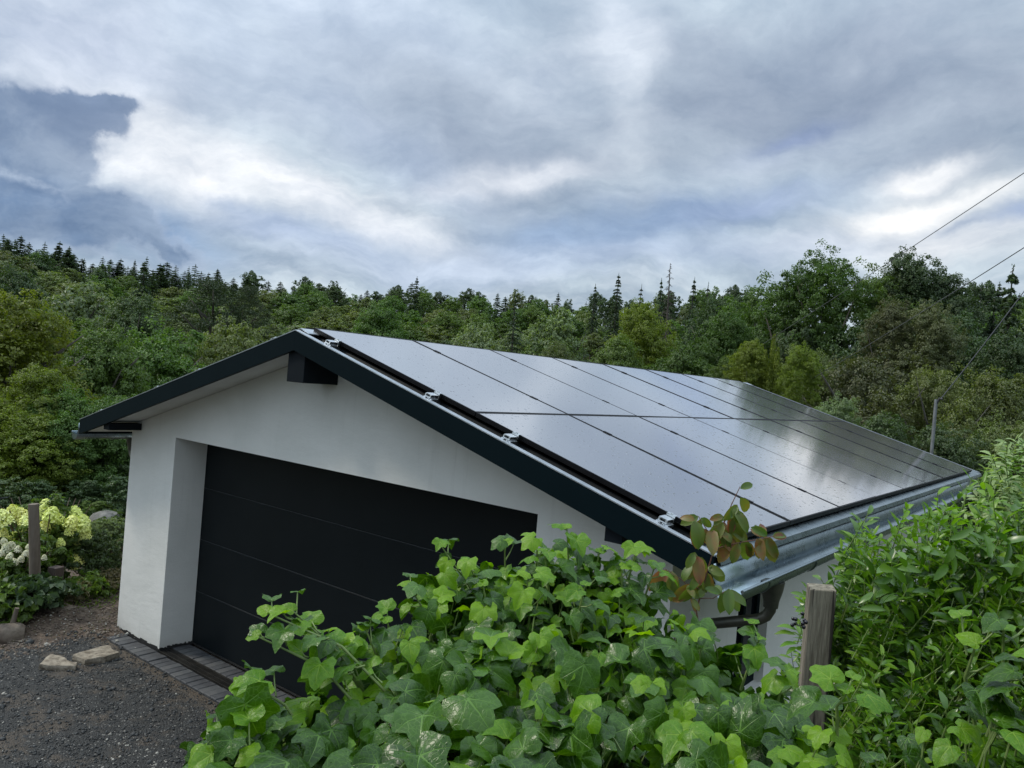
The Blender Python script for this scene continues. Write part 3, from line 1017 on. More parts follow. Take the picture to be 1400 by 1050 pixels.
        for yy in np.arange(0.25, 9.6, 0.85):
            if abs(yy - hole_y) < 0.1:
                continue
            br = MB()
            pts = [(x * 1.0 + sgn * 0.003 * 0, yy, z - 0.004) for x, z in rim]
            pts = [(xc + (x - xc) * 1.04, yy, zb + (z - zb) * 1.05) for x, z in rim]
            for a, b in zip(pts[:-1], pts[1:]):
                br.tube([a, b], 0.0045, 6)
            br.build('gutter_bracket', MAT['galv'], gt, smooth=True)
        # outlet and swan neck
        xo = xc + sgn * 0.005
        dp = MB()
        dp.tube([(xo, hole_y, zb - 0.045), (xo, hole_y, zb - 0.10), (xo, hole_y, zb - 0.16), (xo, hole_y, zb - 0.20)], [0.070, 0.062, 0.046, 0.042], 16)
        dp.build('outlet_funnel', MAT['galv_dark'], gt, smooth=True)
        sw = MB()
        z1 = zb - 0.17
        path = [(xo, hole_y, z1), (xo, hole_y, z1 - 0.045), (xo - sgn * 0.02, hole_y, z1 - 0.085), (xo - sgn * 0.06, hole_y, z1 - 0.115), (xo - sgn * 0.36, hole_y, z1 - 0.22),
                (xo - sgn * 0.415, hole_y, z1 - 0.26), (xo - sgn * 0.43, hole_y, z1 - 0.33), (xo - sgn * 0.43, hole_y, 0.25), (xo - sgn * 0.43, hole_y, 0.03)]
        sw.tube(path, 0.033, 16)
        sw.build('downpipe', MAT['galv_dark'], gt, smooth=True)


build_garage()


# ------------------------------------------------------------------ solar array
def build_panels():
    a = 0.2858
    PWD, PLN = 1.139, 1.897
    x0, z0 = 0.0417, 3.149 + 0.2827
    frame = MB()
    t = 0.032
    W, L, b = PWD, PLN, 0.011
    # local: x down the slope, y along the ridge, z out of the plane; top at z=0
    frame.box((0, 0, -t), (L, b, 0)).box((0, W - b, -t), (L, W, 0)).box((0, b, -t), (b, W - b, 0)).box((L - b, b, -t), (L, W - b, 0))
    frame_me = frame.build('frame', MAT['frame'], None)
    glass = MB().box((b + 0.0005, b + 0.0005, -0.008), (L - b - 0.0005, W - b - 0.0005, -0.0018)).build('glass', MAT['pv'], None)
    back = MB().box((b + 0.001, b + 0.001, -0.014), (L - b - 0.001, W - b - 0.001, -0.0095)).build('backsheet', MAT['frame'], None)
    protos = (frame_me.data, glass.data, back.data)
    for o in (frame_me, glass, back):
        bpy.data.objects.remove(o)
    seq = ['first', 'second', 'third', 'fourth', 'fifth', 'sixth', 'seventh', 'last']
    for row in (0, 1):
        for i in range(8):
            s = row * 1.9055
            e = empty('solar_panel', (x0 + s * math.cos(a), 0.003 + i * 1.15, z0 - s * math.sin(a)))
            e.rotation_euler = (0, a, 0)
            rn = 'upper row along the ridge' if row == 0 else 'lower row above the gutter'
            if i == 0:
                lb = 'wet black solar panel in the %s, nearest the front gable' % rn
            elif i == 7:
                lb = 'wet black solar panel in the %s, at the far end' % rn
            else:
                lb = 'wet black solar panel, %s from the front gable in the %s' % (seq[i], rn)
            tag(e, lb, 'solar panel', 'solar panels on the right roof slope')
            for nm, me in zip(('frame', 'glass', 'backsheet'), protos):
                o = obj(nm, me, e)
                if nm == 'glass':
                    o.rotation_euler = (math.radians(random.uniform(-.12, .12)), math.radians(random.uniform(-.12, .12)), 0)
    # front-most panels of the left slope, seen only as a dark edge over the verge
    for row in (0, 1):
        s = row * 1.9055
        e = empty('solar_panel', (-(x0 + s * math.cos(a)), 0.003 + 1.134, z0 - s * math.sin(a)))
        e.rotation_euler = (0, a, math.pi)
        tag(e, 'solar panel on the hidden left slope, its dark edge showing over the %s verge' % ('upper left' if row == 0 else 'lower left'), 'solar panel', 'solar panels on the left roof slope')
        for nm, me in zip(('frame', 'glass', 'backsheet'), protos):
            obj(nm, me, e)
    # mounting rails with clamps
    pos = [0.36, 1.50, 2.23, 3.38]
    names = ['closest to the ridge', 'second below the ridge', 'third below the ridge', 'closest to the gutter']
    for sgn in (1, -1):
        for k, xx in enumerate(pos):
            zr = 3.149 + 0.2827 + x0 * TA - xx * TA - 0.034 / math.cos(a)
            e = empty('mounting_rail', (sgn * xx, 0, zr))
            e.rotation_euler = (0, sgn * a, 0)
            tag(e, 'silver aluminium mounting rail on the %s slope, %s' % ('right' if sgn > 0 else 'left', names[k]), 'mounting rail', 'aluminium rails under the panels')
            y0, y1 = -0.115, (9.28 if sgn > 0 else 1.4)
            r = MB()
            # extruded profile with grooves
            r.box((-0.02, y0, -0.042), (0.02, y1, -0.036)).box((-0.02, y0, -0.0355), (-0.016, y1, -0.001)).box((0.016, y0, -0.0355), (0.02, y1, -0.001))
            r.box((-0.0155, y0, -0.022), (0.0155, y1, -0.018)).box((-0.0155, y0, -0.005), (-0.006, y1, -0.001)).box((0.006, y0, -0.005), (0.0155, y1, -0.001))
            r.build('rail', MAT['alu'], e)
            eb = MB()
            eb.box((-0.034, -0.117, 0.0005), (0.034, -0.026, 0.010)).box((-0.034, -0.117, 0.0105), (-0.022, -0.026, 0.026)).box((0.022, -0.117, 0.0105), (0.034, -0.026, 0.026)).box((-0.034, -0.110, 0.0265), (0.034, -0.026, 0.031)).box((-0.045, -0.117, -0.020), (-0.0205, -0.026, -0.002)).box((0.0205, -0.117, -0.020), (0.05, -0.026, -0.002))
            eb.v = [(vx * .85, vy * .85 - .008, vz * .8) for vx, vy, vz in eb.v]
            eb.build('rail_end_bracket', MAT['alu'], e)
            h = MB()
            h.box((-0.05, -0.105, -0.052), (0.045, -0.035, -0.0425)).box((-0.055, -0.10, -0.068), (-0.03, -0.04, -0.0525)).box((0.0205, -0.09, -0.0422), (0.030, -0.05, -0.008))
            h.build('roof_hook', MAT['alu'], e)
            cm = MB()
            cm.box((-0.028, -0.022, -0.0005), (0.028, -0.0005, 0.036)).box((-0.028, -0.022, 0.0365), (0.028, 0.006, 0.0405)).box((-0.007, -0.018, 0.041), (0.007, -0.006, 0.047))
            cm.build('end_clamp', MAT['alu'] if sgn < 0 else MAT['alu'], e)
            if sgn > 0:
                for i in range(1, 8):
                    c = MB()
                    yy = i * 1.15
                    c.box((-0.035, yy - 0.014, 0.0345), (0.035, yy + 0.014, 0.0385)).box((-0.035, yy - 0.004, 0.0), (0.035, yy + 0.002, 0.034))
                    c.build('middle_clamp', MAT['frame'], e)


build_panels()


# ------------------------------------------------------------------ paving and drain
def build_paving():
    pv = empty('paving', (0, 0, 0))
    tag(pv, 'strip of anthracite concrete pavers with a slot drain in front of the garage door', 'paving')
    pv['kind'] = 'structure'
    r = random.Random(9)
    protos = []
    for k in range(5):
        L, W, H = 0.197, 0.0965, 0.06
        j = lambda: r.uniform(-0.0015, 0.0015)
        c = 0.006
        me = MB().add([(-W / 2 + j(), -L / 2 + j(), -H), (W / 2 + j(), -L / 2 + j(), -H), (W / 2, L / 2, -H), (-W / 2, L / 2, -H),
                       (-W / 2, -L / 2, -c), (W / 2, -L / 2, -c), (W / 2, L / 2, -c), (-W / 2, L / 2, -c),
                       (-W / 2 + c, -L / 2 + c, j()), (W / 2 - c, -L / 2 + c, j()), (W / 2 - c, L / 2 - c, j()), (-W / 2 + c, L / 2 - c, j())],
                      [(3, 2, 1, 0), (0, 1, 5, 4), (1, 2, 6, 5), (2, 3, 7, 6), (3, 0, 4, 7), (4, 5, 9, 8), (5, 6, 10, 9), (6, 7, 11, 10), (7, 4, 8, 11), (8, 9, 10, 11)])
        o = me.build('paver', MAT['paver'] if k < 3 else MAT['paver2'], None)
        protos.append(o.data)
        bpy.data.objects.remove(o)
    x = -3.24
    while x < 3.2:
        if abs(x) < 3.25 and not (x > XR_ + 0.5):
            obj('paver', r.choice(protos), pv, (x, 0.112, 0.006 + r.uniform(-0.004, 0.004)), (r.uniform(-.012, .012), r.uniform(-.02, .02), r.uniform(-.012, .012)))
        x += 0.1015
    x = XL + 0.055
    while x < XR_ - 0.04:
        obj('paver', r.choice(protos), pv, (x, 0.474, 0.004 + r.uniform(-0.003, 0.003)), (r.uniform(-.01, .01), r.uniform(-.015, .015), r.uniform(-.01, .01)))
        x += 0.1015
    # bedding sheet under the pavers
    o = MB().box((-3.3, 0.006, -0.12), (3.25, 0.2135, -0.014)).build('bedding', MAT['seal'], pv)
    MB().box((XL + 0.009, 0.374, -0.12), (XR_ - 0.009, 0.60, -0.014)).build('bedding', MAT['seal'], pv)
    # slot drain
    dr = empty('slot_drain', (0, 0, 0))
    tag(dr, 'dark steel slot drain between the two paver rows at the door', 'drain')
    x0, x1 = XL + 0.012, XR_ - 0.012
    MB().box((x0, 0.2315, -0.08), (x1, 0.2375, 0.008)).box((x0, 0.3615, -0.08), (x1, 0.3675, 0.008)).box((x0, 0.238, -0.08), (x1, 0.361, -0.05)).build('channel', MAT['drain'], dr)
    g = MB()
    xx = x0 + 0.004
    while xx < x1 - 0.02:
        g.box((xx, 0.245, -0.012), (xx + 0.012, 0.354, 0.003))
        xx += 0.024
    g.box((x0, 0.2385, -0.014), (x1, 0.2445, 0.004)).box((x0, 0.3545, -0.014), (x1, 0.3605, 0.004)).box((x0, 0.296, -0.011), (x1, 0.302, 0.0045))
    gg = g.build('grating', MAT['drain'], dr)
    # stone slabs lying on the gravel
    def slab(pts, z, h, seed, label):
        rr = random.Random(seed)
        P0 = []
        n = len(pts)
        for i in range(n):
            a, b = np.array(pts[i]), np.array(pts[(i + 1) % n])
            for t in (0, 0.35, 0.7):
                P0.append(a + (b - a) * t + np.array([rr.uniform(-.01, .01), rr.uniform(-.01, .01)]))
        cx, cy = np.mean([p[0] for p in P0]), np.mean([p[1] for p in P0])
        V, F = [], []
        m = len(P0)
        for (k, zz) in ((1.0, -0.01), (1.03, h * .35), (1.01, h * .92), (0.985, h), (0.6, h * 1.06), (0.2, h * 1.0)):
            for p in P0:
                V.append((cx + (p[0] - cx) * k, cy + (p[1] - cy) * k, z + zz + rr.uniform(-.004, .004)))
        for q in range(5):
            F += [(q * m + i, q * m + (i + 1) % m, (q + 1) * m + (i + 1) % m, (q + 1) * m + i) for i in range(m)]
        F.append(tuple(range(5 * m, 6 * m)))
        o = MB().add(V, F).build('stone_slab', MAT['slab'], None)
        tag(o, label, 'stone slab', 'loose sandstone slabs on the gravel')
    def g2(px, py, z=0.0):
        d = ray(px, py)
        t = (z - CAM[2]) / d[2]
        return (CAM[0] + d[0] * t, CAM[1] + d[1] * t)
    slab([g2(53, 911, .04), g2(68, 896, .04), g2(85, 899, .04), g2(92, 905, .04), g2(106, 908, .04), g2(104, 912, .04)], 0.01, 0.045, 1, 'smaller pointed sandstone slab lying left of the larger one on the gravel')
    slab([g2(98, 898, .05), g2(122, 890, .05), g2(147, 884, .05), g2(153, 889, .05), g2(162, 894, .05), g2(145, 900, .05), g2(115, 904, .05)], 0.01, 0.06, 2, 'larger sandstone slab nearest the paved edge of the garage')

    def rock(name, loc, sx, sy, sz, seed, mat, label, cat='rock', group=None):
        rr = np.random.default_rng(seed)
        V, F = [], []
        nu, nv = 14, 9
        dirs = rr.standard_normal((9, 3))
        dirs /= np.linalg.norm(dirs, axis=1)[:, None]
        cut = rr.uniform(0.62, 0.9, 9)
        for j in range(nv + 1):
            for i in range(nu):
                th, ph = 2 * math.pi * i / nu, math.pi * j / nv
                v = np.array([math.sin(ph) * math.cos(th), math.sin(ph) * math.sin(th), math.cos(ph)])
                k = 1.0
                for d_, c_ in zip(dirs, cut):
                    dd = v.dot(d_)
                    if dd > 1e-3:
                        k = min(k, c_ / dd)
                V.append(v * k * (1 + rr.uniform(-.03, .03)) * np.array([sx, sy, sz]))
        for j in range(nv):
            for i in range(nu):
                F.append((j * nu + i, (j + 1) * nu + i, (j + 1) * nu + (i + 1) % nu, j * nu + (i + 1) % nu))
        o = MB().add(V, F).build(name, mat, None, smooth=True)
        o.location = loc
        o.rotation_euler = (0, 0, rr.uniform(0, 3))
        tag(o, label, cat, group)
    p = g2(5, 876)
    rock('rock', (p[0], p[1], 0.05), 0.24, 0.17, 0.15, 3, MAT['rock'], 'brown boulder at the left edge of the drive below the hydrangea')
    p = g2(112, 862)
    rock('rock', (-3.95, -0.25, 0.10), 0.34, 0.2, 0.12, 5, MAT['rock'], 'earth-covered rock on the brown mound behind the two slabs')
    p = g2(142, 724)
    rock('rock', (p[0], p[1], 0.12), 0.36, 0.28, 0.2, 7, MAT['rockgrey'], 'pale grey boulder on the path beyond the round bush')
    p = g2(128, 742)
    rock('rock', (p[0], p[1], 0.05), 0.35, 0.3, 0.16, 8, MAT['rockgrey'], 'flat grey stone beside the path behind the hydrangea')
    p = g2(84, 812)
    rock('rock', (p[0], p[1], 0.05), 0.05, 0.05, 0.06, 9, MAT['pink'], 'small pinkish stone at the foot of the dark short post', 'stone')
    p = g2(92, 818)
    rock('rock', (p[0], p[1], 0.02), 0.18, 0.10, 0.04, 10, MAT['pebblepale'], 'flat whitish stone between the short post and the round bush', 'stone')
    p = g2(45, 862)
    # dark path sheet behind the bushes
    V = [g2(118, 733), g2(166, 737), g2(166, 712), g2(135, 710)]
    o = obj('path', mesh_np('path', [(x, y, 0.045) for x, y in V], [(0, 1, 2, 3)], [MAT['gravel']]))
    tag(o, kind='structure')


build_paving()


# ------------------------------------------------------------------ foliage builders
def norm(v):
    return v / (np.linalg.norm(v, axis=-1, keepdims=True) + 1e-9)


def leaf_cloud(name, Pp, Nn, S, mat, seed=0, asp=0.6, droop=0.25):
    """bent rhombic leaves at points Pp with normals Nn and sizes S as one mesh"""
    r = np.random.default_rng(seed)
    n = len(Pp)
    R = r.standard_normal((n, 3))
    T = norm(R - Nn * (R * Nn).sum(1, keepdims=True))
    B = np.cross(Nn, T)
    S = np.asarray(S).reshape(-1, 1)
    a = Pp - T * S * 0.5
    c = Pp + T * S * 0.5 - Nn * S * droop
    w = S * asp * 0.5
    b = Pp + B * w + Nn * S * 0.1
    d = Pp - B * w + Nn * S * 0.1
    V = np.stack([a, b, c, d], 1).reshape(-1, 3)
    i = np.arange(n)[:, None] * 4
    F = np.concatenate([i + np.array([[0, 1, 2]]), i + np.array([[0, 2, 3]])], 0)
    return mesh_np(name, V, F, [mat])


def crown_points(N, seed, lobes=16, sub=26, flat=1.0, top=0.0, spread=1.0, shell=0.55):
    """points and normals of an uneven crown inside a unit box (width 1, height 1, base z=0)"""
    r = np.random.default_rng(seed)
    C = []
    for i in range(lobes):
        z = (i + 0.5) / lobes
        prof = math.sin(math.pi * min(1, (z * 0.85 + 0.13))) ** 0.7 * (1 - top * z)
        a = i * 2.399 + r.uniform(-.5, .5)
        rr = 0.5 * prof * spread * r.uniform(0.45, 0.80)
        C.append((rr * math.cos(a), rr * math.sin(a), 0.10 + z * 0.80 * flat + r.uniform(-.03, .03), r.uniform(0.13, 0.21)))
    C.append((0, 0, 0.45, 0.28))
    C.append((r.uniform(-.05, .05), 0, 0.80 * flat, 0.17))
    C = np.array(C)
    # sub clumps on lobes
    k = r.integers(0, len(C), lobes * sub)
    d = norm(r.standard_normal((len(k), 3)) + np.array([0, 0, 0.25]))
    sc = C[k, :3] + d * C[k, 3:4] * r.uniform(shell, 1.08, (len(k), 1))
    srad = r.uniform(0.020, 0.055, len(k))
    j = r.integers(0, len(k), N)
    dd = norm(r.standard_normal((N, 3)))
    Pp = sc[j] + dd * srad[j][:, None] * (r.random((N, 1)) ** 0.4) * np.array([1.25, 1.25, 0.85])
    Nn = norm(d[j] * 0.8 + dd * 0.6 + np.array([0, 0, 0.5]) + r.standard_normal((N, 3)) * 0.45)
    lo, hi = Pp.min(0), Pp.max(0)
    Pp[:, 2] = (Pp[:, 2] - lo[2]) / (hi[2] - lo[2])
    m = max(hi[0] - lo[0], hi[1] - lo[1])
    Pp[:, :2] /= m
    return Pp, Nn


def limb_mesh(name, seed, mat, n=9, h0=0.0, top=0.75, r0=0.035):
    r = random.Random(seed)
    b = MB()
    pts = [(0, 0, -0.06), (0.01, 0.0, 0.15), (r.uniform(-.02, .02), r.uniform(-.02, .02), 0.4), (r.uniform(-.03, .03), 0, top)]
    b.tube(pts, [r0, r0 * .8, r0 * .55, r0 * .15], 8)
    for i in range(n):
        z = 0.18 + 0.5 * i / n
        a = i * 2.4 + r.uniform(-.4, .4)
        L = r.uniform(0.25, 0.42)
        p0 = np.array([0.0, 0, z])
        p1 = p0 + np.array([math.cos(a) * L * .5, math.sin(a) * L * .5, L * .35])
        p2 = p0 + np.array([math.cos(a) * L, math.sin(a) * L, L * .8])
        b.tube([p0, p1, p2], [r0 * .4, r0 * .25, r0 * .06], 5)
    me = bpy.data.meshes.new(name)
    me.from_pydata(b.v, [], b.f)
    me.materials.append(mat)
    me.polygons.foreach_set('use_smooth', np.ones(len(me.polygons), dtype=bool))
    return me


def spruce_mesh(name, seed, whorls=34, sprays=11, mat=None, density=1.0, droop=0.35, leafs=26):
    """conifer crown: whorls of drooping boughs, unit height, width about 0.36"""
    r = np.random.default_rng(seed)
    Ps, Ns, Ss = [], [], []
    for w in range(whorls):
        t = w / whorls
        z = 0.06 + 0.93 * t + r.uniform(-.008, .008)
        L = 0.20 * (1 - t) ** 0.8 + 0.008
        nb = int(4 + sprays * (1 - t * 0.6))
        for i in range(nb):
            a = r.uniform(0, 6.283)
            Lb = L * r.uniform(0.55, 1.18)
            m = int(leafs * density * (0.35 + 0.65 * (1 - t)))
            u = r.random(m) ** 0.7
            side = r.uniform(-1, 1, m) * 0.30 * Lb * (1.1 - u)
            rad = u * Lb
            zz = z - droop * Lb * u ** 1.6 + 0.10 * Lb * u - np.abs(side) * 0.3 + r.normal(0, 0.003, m)
            ca, sa = math.cos(a), math.sin(a)
            Ps.append(np.stack([rad * ca - side * sa, rad * sa + side * ca, zz], 1))
            Ns.append(norm(np.stack([0.4 * ca + 0 * u, 0.4 * sa + 0 * u, 0.9 + 0 * u], 1) + r.normal(0, .35, (m, 3))))
            Ss.append(r.uniform(0.018, 0.038, m) * (1 - 0.30 * t))
    m = 30
    Ps.append(np.stack([r.normal(0, .0025, m), r.normal(0, .0025, m), np.linspace(0.93, 1.0, m)], 1))
    Ns.append(norm(r.normal(0, 1, (m, 3))))
    Ss.append(np.full(m, 0.012))
    return leaf_cloud(name, np.concatenate(Ps), np.concatenate(Ns), np.concatenate(Ss), mat, seed, 0.42, 0.3)


PRO = {}


def build_protos():
    def br(key, seed, N, size, lobes, **kw):
        Pp, Nn = crown_points(N, seed, lobes, **kw)
        S = np.random.default_rng(seed).uniform(0.7, 1.3, N) * size
        PRO[key] = leaf_cloud('crown', Pp, Nn, S, MAT['lf_green'], seed)
    br('far0', 11, 9000, 0.034, 16)
    br('far1', 12, 9000, 0.034, 22, top=0.2)
    br('far2', 13, 8000, 0.034, 13, shell=0.4)
    br('near0', 21, 42000, 0.0185, 22, sub=46)
    br('near1', 22, 42000, 0.0185, 28, sub=42, top=0.25)
    br('near2', 23, 38000, 0.0185, 17, sub=50, shell=0.45)
    br('airy', 31, 22000, 0.019, 24, sub=22, shell=0.75, spread=1.1)
    br('birch', 41, 42000, 0.0135, 20, sub=44, shell=0.45, spread=1.3)
    br('bush0', 51, 5200, 0.045, 12)
    br('bush1', 52, 5200, 0.045, 16, shell=0.4)
    # fastigiate thuja with spires
    r = np.random.default_rng(61)
    N = 16000
    z = r.random(N) ** 0.9
    k = r.integers(0, 7, N)
    offs = np.array([(0, 0), (.12, .06), (-.13, .04), (.06, -.14), (-.07, -.12), (.16, -.08), (-.02, .16)])
    hh = np.array([1.0, .86, .8, .83, .75, .66, .7])
    zz = z * hh[k]
    rad = 0.17 * np.sqrt(r.random(N)) * (1 - z) ** 0.6 + 0.014
    a = r.uniform(0, 6.28, N)
    Pp = np.stack([offs[k, 0] * (1 + .4 * zz) + rad * np.cos(a), offs[k, 1] * (1 + .4 * zz) + rad * np.sin(a), zz], 1)
    Pp += 0.012 * np.sin(Pp[:, [2, 0, 1]] * 90)
    Nn = norm(np.stack([np.cos(a), np.sin(a), 0.7 + 0 * a], 1) + r.normal(0, .5, (N, 3)))
    PRO['thuja'] = leaf_cloud('crown', Pp, Nn, r.uniform(.018, .034, N), MAT['lf_yellow'], 61)
    PRO['spruce0'] = spruce_mesh('crown', 71, mat=MAT['lf_spruce'])
    PRO['spruce1'] = spruce_mesh('crown', 72, whorls=22, mat=MAT['lf_spruce'], sprays=8)
    PRO['spruce2'] = spruce_mesh('crown', 73, whorls=30, mat=MAT['lf_spruce'], droop=0.5)
    PRO['spruce_near'] = spruce_mesh('crown', 74, whorls=38, mat=MAT['lf_spruce'], droop=0.5, leafs=46)
    # dead larch: bare boughs
    rr = random.Random(5)
    b = MB()
    for i in range(80):
        t = i / 80
        zq = 0.25 + 0.73 * t
        a = rr.uniform(0, 6.28)
        L = 0.15 * (1 - t) ** 0.8 + 0.01
        b.tube([(0, 0, zq), (L * .5 * math.cos(a), L * .5 * math.sin(a), zq + L * .12), (L * math.cos(a), L * math.sin(a), zq - L * 0.05)], [0.0030, 0.002, 0.0008], 4, cap=False)
        for q in range(3):
            u = rr.uniform(.4, 1)
            s1 = rr.choice((-1, 1)) * L * .3
            p = (L * u * math.cos(a), L * u * math.sin(a), zq)
            b.tube([p, (p[0] - s1 * math.sin(a), p[1] + s1 * math.cos(a), zq - L * .15)], [0.0012, 0.0006], 3, cap=False)
    me = bpy.data.meshes.new('bare_boughs')
    me.from_pydata(b.v, [], b.f)
    me.materials.append(MAT['bark'])
    PRO['deadlarch'] = me
    # layered pine
    r = np.random.default_rng(81)
    Ps, Ns, Ss = [], [], []
    for i in range(34):
        t = i / 34
        zc = 0.12 + 0.82 * t
        a = i * 2.4
        rad = 0.42 * math.sin(math.pi * (0.25 + 0.7 * t)) * r.uniform(.35, 1)
        m = 420
        u = norm(r.standard_normal((m, 3))) * (r.random((m, 1)) ** .4)
        Ps.append(np.array([rad * math.cos(a), rad * math.sin(a), zc]) + u * np.array([.15, .15, .045]))
        Ns.append(norm(u * .5 + np.array([0, 0, .8]) + r.normal(0, .4, (m, 3))))
    Pp = np.concatenate(Ps)
    PRO['pine'] = leaf_cloud('crown', Pp, np.concatenate(Ns), r.uniform(.015, .028, len(Pp)), MAT['lf_pine'], 81, 0.35)
    PRO['trunk'] = limb_mesh('trunk', 1, MAT['bark'])
    PRO['trunk_thick'] = limb_mesh('trunk', 2, MAT['bark'], n=14, r0=0.045)
    PRO['trunk_pale'] = limb_mesh('trunk', 3, MAT['birchbark'], n=12, r0=0.028)
    b = MB().tube([(0, 0, -0.06), (0, 0, 0.3), (0, 0, 0.7), (0, 0, 0.98)], [0.014, 0.011, 0.006, 0.0015], 7)
    me = bpy.data.meshes.new('trunk')
    me.from_pydata(b.v, [], b.f)
    me.materials.append(MAT['bark'])
    PRO['stem'] = me


build_protos()


def tree(px, top_py, D, wpx, proto, mat, label, cat='tree', group=None, trunk='trunk', base=None, name='tree', crown_from=0.12):
    top = at(px, top_py, D)
    gz = float(ground_z(top[0], top[1])) if base is None else base
    H = max(0.3, top[2] - gz)
    W = wpx * D / FPX / (CF.dot(norm(ray(px, 525))) or 1) * 1.0
    e = empty(name, (top[0], top[1], gz), random.uniform(0, 6.28))
    e.rotation_euler = (random.uniform(-.035, .035), random.uniform(-.035, .035), random.uniform(0, 6.28))
    tag(e, label, cat, group)
    cr = obj('crown', PRO[proto], e)
    if proto.startswith('spruce') or proto == 'deadlarch':
        cr.scale = (W / 0.36, W / 0.36, H)
    else:
        CH = min(H * (1 - crown_from), W * (2.4 if proto == 'thuja' else 1.9 if (proto == 'birch' and D > 36) else 1.35))
        cr.scale = (W * random.uniform(.95, 1.05), W, CH)
        cr.location = (0, 0, H - CH)
    cr.material_slots[0].link = 'OBJECT'
    cr.material_slots[0].material = MAT[mat]
    if trunk:
        tk = obj('trunk', PRO[trunk], e)
        if trunk == 'stem':
            tk.scale = (H, H, H)
        else:
            tk.scale = (min(W, H) * .9, min(W, H) * .9, H * .95)
    return e


def ridge_y(px):
    xs = [-300, 0, 60, 130, 200, 255, 300, 400, 480, 600, 700, 790, 860, 960, 1100, 1300, 1700]
    ys = [318, 322, 330, 345, 352, 366, 366, 380, 388, 392, 398, 403, 397, 392, 385, 385, 385]
    return float(np.interp(px, xs, ys))


def roof_y(px):
    return float(np.interp(px, [-400, 105, 110, 404, 430, 1010, 1330, 1335, 1800], [760, 700, 570, 452, 448, 520, 640, 640, 640]))


